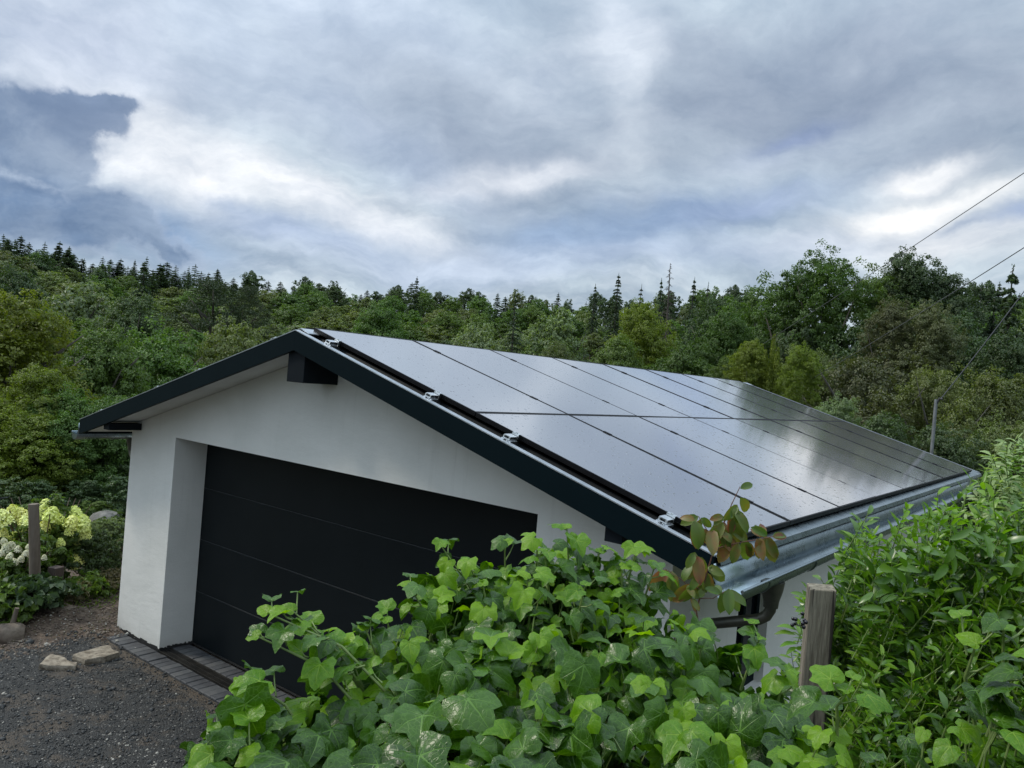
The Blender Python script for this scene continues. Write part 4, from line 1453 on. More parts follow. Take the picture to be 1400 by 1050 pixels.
def build_forest():
    r = random.Random(21)
    rings = [  # distance, drop below ridge line (px), spacing px, mix
        (188, 4, 20, [('spruce0', 'lf_spruce', 46), ('spruce1', 'lf_spruce', 42), ('spruce2', 'lf_spruce', 44), ('far0', 'lf_dark', 44)], 'far'),
        (172, 10, 38, [('spruce0', 'lf_spruce', 48), ('far0', 'lf_dark', 52), ('far1', 'lf_green', 52)], 'far'),
        (150, 22, 36, [('far0', 'lf_olive', 64), ('far1', 'lf_green', 62), ('far2', 'lf_dark', 60), ('spruce2', 'lf_spruce', 46), ('far1', 'lf_olive', 66)], 'hill'),
        (128, 38, 42, [('far0', 'lf_green', 76), ('far1', 'lf_olive', 78), ('far2', 'lf_silver', 66), ('far1', 'lf_green', 74)], 'hill'),
        (106, 54, 50, [('far0', 'lf_olive', 88), ('far1', 'lf_green', 86), ('far2', 'lf_silver', 80)], 'hill'),
        (86, 72, 60, [('far0', 'lf_green', 104), ('far1', 'lf_olive', 100), ('far2', 'lf_olive', 96), ('far0', 'lf_dark', 96)], 'hill'),
        (66, 94, 70, [('near0', 'lf_green', 120), ('near1', 'lf_olive', 115), ('near2', 'lf_green', 115)], 'slope'),
        (50, 118, 84, [('near1', 'lf_green', 145), ('near2', 'lf_olive', 140), ('near0', 'lf_dark', 140)], 'slope'),
    ]
    rings.insert(1, (181, 9, 11, [('spruce0', 'lf_spruce', 46), ('spruce1', 'lf_spruce', 44), ('spruce_near', 'lf_spruce', 48)], 'far'))
    words = {'far': ('dark %s on the skyline of the far wooded ridge', 'trees on the skyline of the ridge'),
             'hill': ('%s standing in the dense forest on the hillside behind the garage', 'forest trees on the hillside'),
             'slope': ('%s in the nearer belt of forest at the foot of the hill', 'forest trees at the foot of the hill')}
    kinds = {'spruce': 'pointed spruce', 'lf_dark': 'dark green broadleaf tree', 'lf_green': 'mid green broadleaf tree', 'lf_olive': 'olive green broadleaf tree',
             'lf_silver': 'pale greyish broadleaf tree'}
    for (D, drop, sp, mix, zone) in rings:
        px = -60.0 + r.uniform(0, sp)
        while px < (350 if D == 181 else 1460):
            proto, mat, w = r.choice(mix)
            if px < 350 and D > 170 and r.random() < .75:
                proto, mat, w = r.choice(['spruce0', 'spruce1', 'spruce2', 'spruce_near']), 'lf_spruce', r.uniform(26, 44)
            y = ridge_y(px) + drop + r.uniform(-9, 9) * (D / 150) ** 0.0
            if proto.startswith('spruce') and D > 170:
                y = ridge_y(px) + drop + r.uniform(-9, 12)
                if px > 350 and D > 185 and r.random() < .45:
                    proto, mat, w = r.choice(['far0', 'far1', 'far2']), r.choice(['lf_dark', 'lf_green', 'lf_olive']), 50
                w *= r.uniform(.65, 1.0) if D != 181 else r.uniform(.9, 1.15)
                if D == 181:
                    y = ridge_y(px) + 6 + r.uniform(-12, 16)
            hidden = (1045 < px < 1320 and D > 60) or (px < 105 and y > 425 and D > 40) or (px > 1330 and y > 455 and D > 60)
            if y < roof_y(px) - 4 and not hidden:
                k = kinds['spruce'] if proto.startswith('spruce') else kinds[mat]
                wd, grp = words[zone]
                k2 = k.replace('dark green ', '').replace('mid green ', '') if wd.startswith('dark') else k
                where = [w_ for lim, w_ in ((70, 'at far left'), (200, 'left of the eaves'), (330, 'above the left eaves'), (440, 'above the garage apex'), (600, 'above the first panels'), (760, 'above the middle panels'), (900, 'near the bluish spruce'),
                                            (1040, 'above the far roof end'), (1250, 'behind the poplars'), (9999, 'at the right edge')) if px < lim][0]
                wd_ = {'far': 'dark %s on the skyline of the ridge', 'hill': '%s in the hillside forest', 'slope': '%s in the nearer forest belt'}[zone] % k2
                if zone == 'hill':
                    wd_ += {150: ', top row', 128: ', upper part', 106: ', middle part', 86: ', lower part'}[D]
                if D == 172:
                    wd_ = wd_.replace('on the skyline', 'just under the skyline')
                tree(px, y, D * r.uniform(.96, 1.04), w * r.uniform(.85, 1.15), proto, mat, wd_ + ', ' + where, 'tree', wd_ + ', ' + where,
                     trunk='stem' if proto.startswith('spruce') else 'trunk', crown_from=0.05)
            px += sp * r.uniform(.75, 1.25)
    T = [
        # left side
        (20, 392, 21, 190, 'near0', 'lf_yellow', 'tall yellow-green tree at the far left above the hydrangea', 'trunk_thick', .02),
        (-60, 400, 22, 190, 'near2', 'lf_yellow', 'yellow-green tree cut by the left frame edge', 'trunk_thick', .02),
        (62, 495, 18, 125, 'near1', 'lf_yellow', 'lower yellow-green tree in front of the tall one at left', 'trunk', .02),
        (142, 440, 27, 150, 'near1', 'lf_green', 'fresh green tree standing left of the garage eaves', 'trunk_thick', .02),
        (160, 530, 20, 110, 'near2', 'lf_green', 'dense mid green tree right behind the left gutter', 'trunk', .02),
        (230, 430, 42, 190, 'near2', 'lf_green', 'broad green tree rising behind the left roof edge', 'trunk_thick', .02),
        (330, 432, 44, 170, 'near0', 'lf_olive', 'olive tree behind the upper left roof edge', 'trunk_thick', .02),
        (185, 398, 60, 120, 'near1', 'lf_dark', 'deep green round tree halfway up the left hillside', 'trunk', .02),
        (300, 374, 78, 125, 'pine', 'lf_pine', 'large dark layered pine on the left hillside', 'trunk_thick', .05),
        (335, 385, 80, 60, 'pine', 'lf_pine', 'slimmer dark pine right of the large one', 'trunk', .05),
        (200, 358, 96, 50, 'spruce0', 'lf_spruce', 'dark spruce halfway up the slope left of the pines', 'stem', 0),
        (105, 380, 70, 130, 'far1', 'lf_silver', 'pale silvery tree on the upper left slope', 'trunk', .02),
        (20, 350, 75, 110, 'near2', 'lf_dark', 'dark broad tree at the left edge below the ridge', 'trunk', .02),
        # middle
        (708, 396, 92, 42, 'spruce1', 'lf_spruce', 'lone dark spruce standing among pale trees above the middle of the roof', 'stem', 0),
        (570, 378, 150, 36, 'spruce0', 'lf_spruce', 'tallest dark spruce on the ridge above the garage apex', 'stem', 0),
        (847, 374, 120, 40, 'spruce0', 'lf_spruce', 'dark bluish spruce sticking up from the skyline right of centre', 'stem', 0),
        (874, 388, 122, 30, 'spruce1', 'lf_spruce', 'small spruce right beside the dark bluish one', 'stem', 0),
        (815, 388, 124, 30, 'spruce2', 'lf_spruce', 'slender spruce left of the dark bluish one', 'stem', 0),
        (875, 406, 62, 110, 'near0', 'lf_yellow', 'rounded yellow-olive tree above the far part of the roof', 'trunk', .02),
        (922, 356, 95, 46, 'deadlarch', 'bark', 'bare dead larch with thin leafless boughs on the skyline', 'stem', 0),
        (908, 380, 97, 34, 'spruce2', 'lf_spruce', 'narrow dark spruce left of the dead larch', 'stem', 0),
        (948, 378, 93, 36, 'spruce0', 'lf_spruce', 'dark spruce right of the dead larch', 'stem', 0),
        (966, 386, 90, 40, 'spruce1', 'lf_spruce', 'dark spruce against the poplars on the skyline', 'stem', 0),
        (770, 420, 60, 110, 'far0', 'lf_silver', 'pale willow-like tree above the roof left of the yellow-olive one', 'trunk', .02),
        (850, 455, 44, 120, 'near1', 'lf_green', 'bright green bushy tree just above the roof panels', 'trunk', .02),
        (935, 450, 42, 130, 'near2', 'lf_green', 'green tree just above the far roof ridge', 'trunk', .02),
        (760, 465, 46, 90, 'near0', 'lf_olive', 'low olive tree just above the roof ridge', 'trunk', .02),
        (650, 440, 56, 110, 'far1', 'lf_silver', 'pale feathery tree above the roof behind the first panels', 'trunk', .02),
        (520, 410, 60, 130, 'near1', 'lf_green', 'leafy green tree behind the ridge end of the roof', 'trunk', .02),
        # right
        (985, 400, 56, 110, 'near1', 'lf_dark', 'dark green tree left of the airy poplars', 'trunk', .02),
        (1045, 366, 50, 150, 'airy', 'lf_green', 'airy green tree with gaps of sky left of the tallest poplar', 'trunk_thick', .02),
        (1010, 420, 44, 110, 'near0', 'lf_green', 'leafy green tree below the airy one', 'trunk', .02),
        (1092, 352, 47, 120, 'airy', 'lf_green', 'slender airy poplar just left of the tallest one', 'trunk_thick', .02),
        (1135, 328, 46, 120, 'airy', 'lf_green', 'tallest slender poplar on the right skyline', 'trunk_thick', .02),
        (1182, 350, 48, 130, 'airy', 'lf_green', 'thin-crowned poplar right of the tallest one', 'trunk_thick', .02),
        (1110, 420, 45, 150, 'near2', 'lf_dark', 'dark tree filling the space below the poplars', 'trunk_thick', .02),
        (1222, 345, 50, 120, 'near2', 'lf_dark', 'dark round-topped tree in the right skyline group', 'trunk_thick', .02),
        (1262, 335, 49, 120, 'near0', 'lf_dark', 'dark green oak-like tree with the highest round top at right', 'trunk_thick', .02),
        (1298, 365, 50, 110, 'near1', 'lf_dark', 'dark tree sloping down right of the round tops', 'trunk_thick', .02),
        (1200, 420, 44, 160, 'near0', 'lf_dark', 'deep green tree under the right skyline group', 'trunk_thick', .02),
        (1300, 420, 42, 140, 'near1', 'lf_dark', 'deep green tree behind the power cables', 'trunk_thick', .02),
        (1228, 402, 38, 75, 'near2', 'lf_brown', 'upright brownish feathery tree, left of two, before the dark trees', 'trunk_pale', .02),
        (1280, 408, 37, 78, 'near0', 'lf_brown', 'upright brownish feathery tree, right of two, before the dark trees', 'trunk_pale', .02),
        (1200, 470, 33, 230, 'birch', 'lf_brown', 'wide brownish olive feathery tree behind the far roof corner', 'trunk_pale', .02),
        (1110, 470, 34, 110, 'birch', 'lf_olive', 'olive feathery tree between the yellow-green trees and the wide brownish one', 'trunk_pale', .02),
        (1290, 490, 32, 150, 'birch', 'lf_olive', 'feathery olive tree behind the metal pole', 'trunk_pale', .02),
        (1360, 500, 34, 150, 'near1', 'lf_olive', 'soft olive tree at the right edge above the laurel', 'trunk', .02),
        (1345, 386, 60, 50, 'spruce_near', 'lf_spruce', 'dark spruce beside the lower power cable', 'stem', 0),
        (1390, 360, 55, 80, 'spruce_near', 'lf_spruce', 'tall dark spruce at the right frame edge', 'stem', 0),
        (1368, 400, 50, 70, 'spruce_near', 'lf_spruce', 'shorter spruce in front of the tall one at the right edge', 'stem', 0),
        (1420, 400, 45, 100, 'spruce_near', 'lf_spruce', 'spruce cut by the right frame edge', 'stem', 0),
        (1380, 450, 40, 110, 'near0', 'lf_dark', 'dark tree under the spruces at the right edge', 'trunk', .02),
        (1022, 462, 30, 66, 'near1', 'lf_yellow', 'yellow-green bushy tree, left of three, above the roof end', 'trunk', .0),
        (1066, 458, 29.5, 50, 'thuja', 'lf_yellow', 'yellow-green bushy tree, middle of three, above the roof end', 'trunk', .0),
        (1100, 466, 29, 62, 'near2', 'lf_yellow', 'yellow-green bushy tree, right of three, above the roof end', 'trunk', .0),
        (990, 484, 31, 80, 'near1', 'lf_green', 'fresh green tree left of the three bushy ones above the roof end', 'trunk', .02),
        (1140, 533, 22, 85, 'near2', 'lf_silver', 'pale leafy bush directly behind the far roof corner', 'trunk', .02),
        (1210, 560, 24, 130, 'near1', 'lf_dark', 'low dark tree behind the far end of the panels', 'trunk', .02),
        (1300, 575, 24, 130, 'near0', 'lf_dark', 'low dark tree behind the foot of the metal pole', 'trunk', .02),
        (1365, 560, 26, 110, 'near2', 'lf_olive', 'low olive tree behind the pale shrub at right', 'trunk', .02),
    ]
    for (px, ty, D, w, proto, mat, lb, tk, cf) in T:
        tree(px, ty, D, w, proto, mat, lb, 'tree', None, tk, crown_from=cf)
    for k in range(9):
        az = math.radians(10 + 9.0 * k)
        D = 31 + 3 * (k % 3)
        x, y = CAM[0] + D * math.sin(az), CAM[1] + D * math.cos(az)
        gz = float(ground_z(x, y))
        e = empty('tree', (x, y, gz), k * 1.3)
        tag(e, 'dark broadleaf tree in the belt right of the laurel bush', 'tree', 'trees in the belt right of the laurel bush')
        cr = obj('crown', PRO['far%d' % (k % 3)], e, (0, 0, 1.5), None, (7.5, 7.5, 9.5 + (k % 3)))
        cr.material_slots[0].link = 'OBJECT'
        cr.material_slots[0].material = MAT['lf_dark']
        obj('trunk', PRO['trunk'], e, scale=(8, 8, 9))
    # shrubs along the garden edge on the left
    S = [
        (-20, 540, 17.5, 120, 'near0', 'lf_yellow', 'shaded yellow-green shrub under the tree at the left edge'),
        (42, 560, 17, 120, 'near1', 'lf_yellow', 'shaded yellow-green shrub in the shade behind the hydrangea'),
        (98, 520, 17.5, 110, 'near2', 'lf_green', 'green shrub in the shade behind the columnar conifers'),
        (140, 540, 17.2, 110, 'near0', 'lf_green', 'green shrub in the shade left of the downpipe'),
        (178, 545, 17.8, 110, 'near1', 'lf_dark', 'dark shrub just left of the garage wall'),
        (0, 650, 15.6, 70, 'bush0', 'lf_dark', 'low dark shrub behind the metal railing'),
        (50, 655, 15.8, 60, 'bush1', 'lf_dark', 'low dark shrub right of the metal railing'),
        (118, 655, 16.2, 60, 'bush0', 'lf_dark', 'low dark shrub right of the columnar conifers'),
        (165, 650, 16.0, 70, 'bush1', 'lf_dark', 'low dark shrub next to the white wall edge'),
        (30, 672, 17, 60, 'bush0', 'lf_bush', 'low green hedge bush behind the flower heads'),
        (72, 668, 17.5, 50, 'bush1', 'lf_bush', 'small green shrub between the hydrangea and the columnar conifers'),
        (132, 684, 15.5, 52, 'bush0', 'lf_bush', 'rounded green shrub behind the path'),
        (160, 686, 16, 40, 'bush1', 'lf_silver', 'loose grey-green shrub beside the garage wall'),
        (158, 712, 13.5, 50, 'bush1', 'lf_olive', 'spreading olive juniper next to the grey boulder'),
    ]
    for (px, ty, D, w, proto, mat, lb) in S:
        tree(px, ty, D, w, proto, mat, lb, 'shrub', None, None, crown_from=0.0, name='shrub')
    for (px, ty, D, w, lb) in ((79, 664, 17, 10, 'narrow columnar conifer, left of two, behind the hydrangea'), (104, 664, 17, 11, 'narrow columnar conifer, right of two, behind the hydrangea')):
        e = tree(px, ty, D, w * 3.0, 'thuja', 'lf_pine', lb, 'conifer', None, 'stem', crown_from=0.0, name='columnar_conifer')


build_forest()


# ------------------------------------------------------------------ garden on the left
def g_at(px, py, z=0.0):
    d = ray(px, py)
    t = (z - CAM[2]) / d[2]
    return CAM + d * t


def bush(name, px, py, w, h, mat, seed, label, cat='bush', N=2600, size=0.05, asp=0.5, proto=None, group=None, depth=None):
    p = g_at(px, py)
    Pp, Nn = crown_points(N, seed, 12, shell=0.5)
    Pp = Pp * np.array([w, depth or w, h])
    S = np.random.default_rng(seed).uniform(.7, 1.3, N) * size
    me = leaf_cloud(name, Pp, Nn, S, MAT[mat], seed, asp)
    o = obj(name, me, None, (p[0], p[1], float(ground_z(p[0], p[1]))), (0, 0, seed))
    tag(o, label, cat, group)
    return o


def build_garden():
    r = np.random.default_rng(91)
    # hydrangea
    def hydrangea(loc, w, h, heads, seed, label, hsize=0.15, fm='flower', gz=0.0):
        rr = np.random.default_rng(seed)
        e = empty('hydrangea', loc)
        tag(e, label, 'hydrangea')
        N = 5200
        Pp, Nn = crown_points(N, seed, 14, shell=0.45)
        Pp = Pp * np.array([w, w * .8, h * .92])
        obj('foliage', leaf_cloud('foliage', Pp, Nn, rr.uniform(.05, .10, N), MAT['lf_bush'], seed, .55), e)
        st = MB()
        for k in range(10):
            a = rr.uniform(0, 6.28)
            st.tube([(0, 0, 0), (w * .2 * math.cos(a), w * .16 * math.sin(a), h * .4), (w * .4 * math.cos(a), w * .3 * math.sin(a), h * .8)], [0.012, 0.009, 0.005], 5)
        st.build('stem', MAT['stem_brown'], e)
        # panicle prototypes
        protos = []
        for q in range(3):
            n = 330
            t = rr.random(n)
            rad = np.sqrt(np.clip(1 - t ** 2.2, 0, 1)) * .5 * np.sqrt(rr.uniform(.5, 1, n)) + .04
            a = rr.uniform(0, 6.28, n)
            Pq = np.stack([rad * np.cos(a), rad * np.sin(a), t * 1.0], 1)
            Nq = norm(np.stack([np.cos(a), np.sin(a), .5 + 0 * a], 1) + rr.normal(0, .35, (n, 3)))
            protos.append(leaf_cloud('flower_head', Pq, Nq, rr.uniform(.14, .22, n), MAT[fm], q + seed, .9, .1))
        for (dx, dy, dz, s) in heads:
            o = obj('flower_head', protos[int(rr.integers(0, 3))], e, (dx, dy, dz), (rr.uniform(-.5, .5), rr.uniform(-.5, .5), rr.uniform(0, 6)), (hsize * s, hsize * s, hsize * s))
        return e
    hp = [(8, 712, 1.2), (20, 702, 1.1), (33, 705, 1), (36, 718, 1), (52, 699, 1.05), (58, 692, .9), (67, 707, 1.1), (72, 718, .9), (60, 722, .9), (82, 711, .8), (95, 716, .95),
          (105, 701, .9), (86, 719, .7), (112, 719, 1.15), (118, 730, .9), (94, 724, .6), (106, 737, .55), (84, 740, .6), (58, 726, .9), (4, 727, .6), (106, 766, 1.0), (103, 773, .5), (15, 730, .6), (96, 731, .5)]
    base = at(55, 800, 11.6)
    gz = float(ground_z(base[0], base[1]))
    heads = []
    for (px, py, s) in hp:
        q = at(px, py + 6, 11.0 + r.uniform(0, .5))
        heads.append((q[0] - base[0], q[1] - base[1], q[2] - gz, s))
    hydrangea((base[0], base[1], gz), 1.65, 1.28, heads, 92, 'large hydrangea with cream-lime flower heads behind the weathered round post', 0.165)
    base = at(22, 820, 10.9)
    gz = float(ground_z(base[0], base[1]))
    heads = []
    for (px, py, s) in [(8, 750, .9), (16, 745, .8), (24, 752, .8), (12, 762, .8), (28, 764, .7), (6, 740, .7), (34, 757, .7), (20, 770, .8), (60, 762, .6), (33, 770, .6), (2, 758, .8), (48, 776, .5), (38, 748, .6)]:
        q = at(px, py + 3, 10.4 + r.uniform(0, .4))
        heads.append((q[0] - base[0], q[1] - base[1], q[2] - gz, s))
    hydrangea((base[0], base[1], gz), 1.0, 0.80, heads, 93, 'smaller shrub with creamy white flowers below the large hydrangea', 0.10, 'flower2')
    # round post
    p = at(44, 830, 10.3)
    z0 = float(ground_z(p[0], p[1]))
    top = at(46, 689, 10.3)
    o = MB().tube([(p[0], p[1], z0 - .1), (p[0] + .005, p[1], 0.5), (top[0], top[1], top[2])], [0.062, 0.058, 0.054], 14).build('round_post', MAT['oldpost'], None, smooth=True)
    tag(o, 'weathered round wooden post in front of the hydrangea', 'post')
    p = at(74, 812, 10.6)
    top = at(75, 775, 10.6)
    w = 0.062
    e = MB().box((-w, -w, 0), (w, w, top[2] - 0.0)).build('square_post', MAT['stake'], None, bevel=0.005)
    e.location = (p[0], p[1], 0)
    e.rotation_euler = (0, 0, .35)
    tag(e, 'short dark brown square post right of the weathered round post', 'post')
    p = at(17, 855, 9.6)
    o = MB().tube([(p[0], p[1], 0), (p[0] + .01, p[1], .18), (p[0] + .03, p[1] + .02, .33)], [0.03, 0.027, 0.022], 9).build('cut_stump', MAT['oldpost'], None, smooth=True)
    tag(o, 'thin cut stump among leaves at the left edge', 'stump')
    # iron railing far left
    b = MB()
    p0, p1 = at(-30, 684, 15.5), at(11, 680, 15.5)
    z = p0[2]
    d = p1 - p0
    b.tube([p0, p1], 0.012, 6)
    for k in range(9):
        q = p0 + d * (k / 8)
        b.tube([(q[0], q[1], -.05), (q[0], q[1], z + .06)], 0.007, 5)
    o = b.build('iron_railing', MAT['polegrey'], None)
    tag(o, 'thin grey metal railing at the left edge behind the hydrangea', 'railing')
    # bushes
    bush('round_bush', 126, 806, 0.95, 0.72, 'lf_dark', 101, 'round dark green bush between the hydrangea and the garage corner', N=5200, size=0.055, asp=0.28)
    bush('low_plant', 120, 826, 0.75, 0.28, 'lf_grass', 102, 'low bright green plant at the foot of the round bush', 'plant', N=1100, size=0.085)
    bush('low_plant', 150, 820, 0.7, 0.26, 'lf_dry', 103, 'dry brownish twiggy plant against the garage corner', 'plant', N=1500, size=0.05, asp=.15)
    bush('low_plant', 95, 836, 0.55, 0.25, 'lf_dry', 104, 'straggly dry plant right of the dark ivy patch', 'plant', N=1200, size=0.05, asp=.18)
    bush('ivy_patch', 40, 852, 0.95, 0.36, 'lf_dark', 105, 'dark glossy ivy clump at the foot of the round post', 'plant', N=1500, size=0.10, asp=.8)
    bush('ivy_patch', 0, 862, 0.8, 0.42, 'lf_bush', 106, 'bright leafy plant at the left frame edge above the boulder', 'plant', N=900, size=0.10, asp=.7)
    bush('low_plant', 26, 862, 0.26, 0.15, 'lf_grass', 108, 'small bright green sprout beside the brown boulder', 'plant', N=130, size=0.09, asp=.7)
    bush('garden_shrub', 12, 822, 0.9, 0.5, 'lf_grass', 107, 'light green leafy shrub left of the round post', 'plant', N=2200, size=0.07)
    bush('low_plant', 165, 768, 0.6, 0.3, 'lf_dry', 109, 'brownish low plant beside the path next to the wall', 'plant', N=1100, size=0.06, asp=.3)
    bush('low_plant', 146, 756, 1.1, 0.5, 'lf_silver', 110, 'grey-green ground juniper between boulder and garage', 'plant', N=3600, size=0.06, asp=.3)
    # dry twigs on the soil
    b = MB()
    rr = random.Random(33)
    for k in range(60):
        q = g_at(rr.uniform(60, 166), rr.uniform(818, 862))
        a = rr.uniform(0, 3.14)
        L = rr.uniform(.06, .22)
        z = float(ground_z(q[0], q[1])) + .01
        b.tube([(q[0], q[1], z), (q[0] + L * .5 * math.cos(a), q[1] + L * .5 * math.sin(a), z + rr.uniform(.01, .05)), (q[0] + L * math.cos(a), q[1] + L * math.sin(a), z + .01)], 0.004, 4)
    o = b.build('dry_twigs', MAT['oldpost'], None)
    tag(o, 'dry twigs scattered on the brown earth beside the garage', 'twigs', kind='stuff')
    N = 1500
    q = np.stack([r.uniform(-5.2, -3.2, N), r.uniform(-1.6, 2.2, N)], 1)
    Pq = np.stack([q[:, 0], q[:, 1], ground_z(q[:, 0], q[:, 1]) + .012], 1)
    me = leaf_cloud('leaf_litter', Pq, norm(r.normal(0, .45, (N, 3)) + np.array([0, 0, 1])), r.uniform(.012, .04, N), MAT['lf_dry'], 6, .5)
    tag(obj('leaf_litter', me), 'dry leaf litter on the brown earth left of the garage', 'leaf litter', kind='stuff')
    N = 700
    cx = r.choice([-4.6, -3.9, -4.2, -3.6, -5.0], N)
    cy = np.where(cx > -4, 1.0, .3)
    Pq = np.stack([cx + r.normal(0, .22, N), cy + r.normal(0, .3, N), 0 * cx], 1)
    Pq[:, 2] = ground_z(Pq[:, 0], Pq[:, 1]) + .03
    nn = norm(r.normal(0, 1, (N, 3)) * np.array([1, 1, .15]))
    me = leaf_cloud('weeds', Pq, nn, r.uniform(.04, .09, N), MAT['lf_grass'], 7, .2)
    tag(obj('weeds', me), 'sparse small weeds on the brown earth left of the garage', 'weeds', kind='stuff')
    # low plants covering the ground under the trees
    N = 14000
    pxs = r.uniform(-40, 175, N)
    D = r.uniform(12.5, 24, N)
    Pq = np.array([at(a, 600, b_) for a, b_ in zip(pxs, D)])
    Pq[:, 2] = ground_z(Pq[:, 0], Pq[:, 1]) + r.uniform(0.02, 0.28, N)
    me = leaf_cloud('ground_cover', Pq, norm(r.normal(0, .5, (N, 3)) + np.array([0, 0, 1])), r.uniform(.06, .16, N), MAT['lf_dark'], 5)
    tag(obj('ground_cover', me), 'dark low ground cover under the trees behind the garden', 'ground cover', kind='stuff')


build_garden()


# ------------------------------------------------------------------ metal pole and cables
def build_cables():
    p = at(1276, 640, 15.5)
    top = at(1280, 546, 15.5)
    gz = float(ground_z(p[0], p[1]))
    e = empty('utility_pole', (top[0], top[1], gz))
    tag(e, 'slim grey metal pole behind the far roof corner with a cable at its top', 'pole')
    MB().tube([(0, 0, -.2), (0, 0, top[2] - gz)], 0.028, 12).build('pole', MAT['polegrey'], e, smooth=True)
    MB().tube([(0, 0, top[2] - gz - .1), (0.05, 0, top[2] - gz + .02), (0.10, -.02, top[2] - gz + 0.01)], 0.02, 8).build('cable_bracket', MAT['cable'], e)

    def cable(a, b, rad, sag, mat, label):
        n = 24
        P_ = []
        for i in range(n + 1):
            t = i / n
            q = a * (1 - t) + b * t
            q = q - np.array([0, 0, sag * 4 * t * (1 - t)])
            P_.append(q)
        o = MB().tube(P_, rad, 6).build('overhead_cable', MAT[mat], None, smooth=True)
        tag(o, label, 'cable')
    cable(at(930, 540, 46), at(1470, 190, 15), 0.0075, 0.10, 'cablepale', 'upper thin overhead cable crossing the sky at right')
    cable(at(1040, 556, 40), at(1470, 294, 13), 0.0075, 0.12, 'cablepale', 'lower overhead cable passing in front of the right trees')
    cable(top + np.array([0.06, 0, 0]), at(1450, 330, 19), 0.009, 0.05, 'cable', 'dark cable rising from the metal pole towards the upper right')


build_cables()


# ------------------------------------------------------------------ foreground plants
def frame_from(n, t):
    """rotation whose z is n and x is close to t"""
    n = norm(n)
    t = t - n * n.dot(t)
    t = norm(t)
    b = np.cross(n, t)
    return np.stack([t, b, n], 1)


def to_mat(R, loc, s):
    M_ = Matrix.Identity(4)
    for i in range(3):
        for j in range(3):
            M_[i][j] = R[i][j] * (s if not hasattr(s, '__len__') else s[j])
        M_[i][3] = loc[i]
    return M_


def ivy_leaf(seed, lobed=1.0, fold=0.15, droop=0.18, ovate=False):
    r = random.Random(seed)
    half = [(0, 1.0), (12, .86), (26, .70 + .10 * (1 - lobed)), (38, .72 + .06 * (1 - lobed)), (51, .82), (63, .75), (77, .62 + .12 * (1 - lobed)), (94, .60), (110, .66), (130, .58), (152, .42), (172, .14)]
    if ovate:
        half = [(0, 1.0), (9, .90), (19, .80), (30, .72), (42, .65), (55, .58), (70, .52), (88, .46), (106, .41), (126, .34), (150, .23), (172, .09)]
    pts = []
    for a, q in half:
        pts.append((a, q * r.uniform(.96, 1.04)))
    rgt = [(-a, q * r.uniform(.96, 1.04)) for a, q in half[1:]]
    outline = pts + rgt[::-1]
    V, uv = [(0, 0, 0)], [(0, 0)]
    ph = r.uniform(0, 6)
    for k in (0.5, 0.8, 1.0):
        for a, q in outline:
            th = math.radians(a)
            rr_ = q * k
            x, y = rr_ * math.cos(th), rr_ * math.sin(th)
            z = fold * abs(y) * .9 - droop * (x * x + y * y) + 0.045 * math.cos(th * 6.8) * k * -1 * (rr_) + 0.04 * math.sin(ph + 5 * th) * k * k
            if k == 0.5:
                z += 0.02
            z += 0.07 * math.sin(2.3 * x + ph) * math.sin(3.1 * y + 2 * ph) * k
            V.append((x, y, z))
            uv.append((x, y))
    n = len(outline)
    F = [(0, 1 + i, 1 + (i + 1) % n) for i in range(n)]
    for k in range(2):
        F += [(1 + k * n + i, 1 + (k + 1) * n + i, 1 + (k + 1) * n + (i + 1) % n, 1 + k * n + (i + 1) % n) for i in range(n)]
    return np.array(V), F, np.array(uv)


def blade_leaf(seed, w=0.3, fold=0.25, curl=0.35, n=6, tip=1.0):
    """simple pointed or elliptic leaf along +x, length 1"""
    r = random.Random(seed)
    V, uv, F = [], [], []
    sw = r.uniform(-.08, .08)
    for i in range(n + 1):
        t = i / n
        hw = w * .5 * (math.sin(math.pi * min(1, t * 0.93 + 0.045)) ** (0.75 * tip)) * (1 if 0 < i < n else .06)
        z = -curl * t * t + 0.12 * t
        yo = sw * math.sin(math.pi * t)
        for sgn in (-1, 0, 1):
            V.append((t, yo + sgn * hw, z + abs(sgn) * hw * fold + (0.015 * math.sin(9 * t + seed) * abs(sgn))))
            uv.append((t, sgn * hw))
    for i in range(n):
        for k in range(2):
            a = i * 3 + k
            F.append((a, a + 3, a + 4, a + 1))
    return np.array(V), F, np.array(uv)


def merge_leaves(name, items, mat):
    """items: (V, F, uv, R, loc, s) -> one mesh"""
    VV, FF, UU = [], [], []
    b = 0
    for V, F, uv, R, loc, s in items:
        VV.append((V * s) @ R.T + loc)
        UU.append(uv)
        FF += [tuple(b + i for i in f) for f in F]
        b += len(V)
    return mesh_np(name, np.concatenate(VV), FF, [mat], smooth=True, uv=np.concatenate(UU))


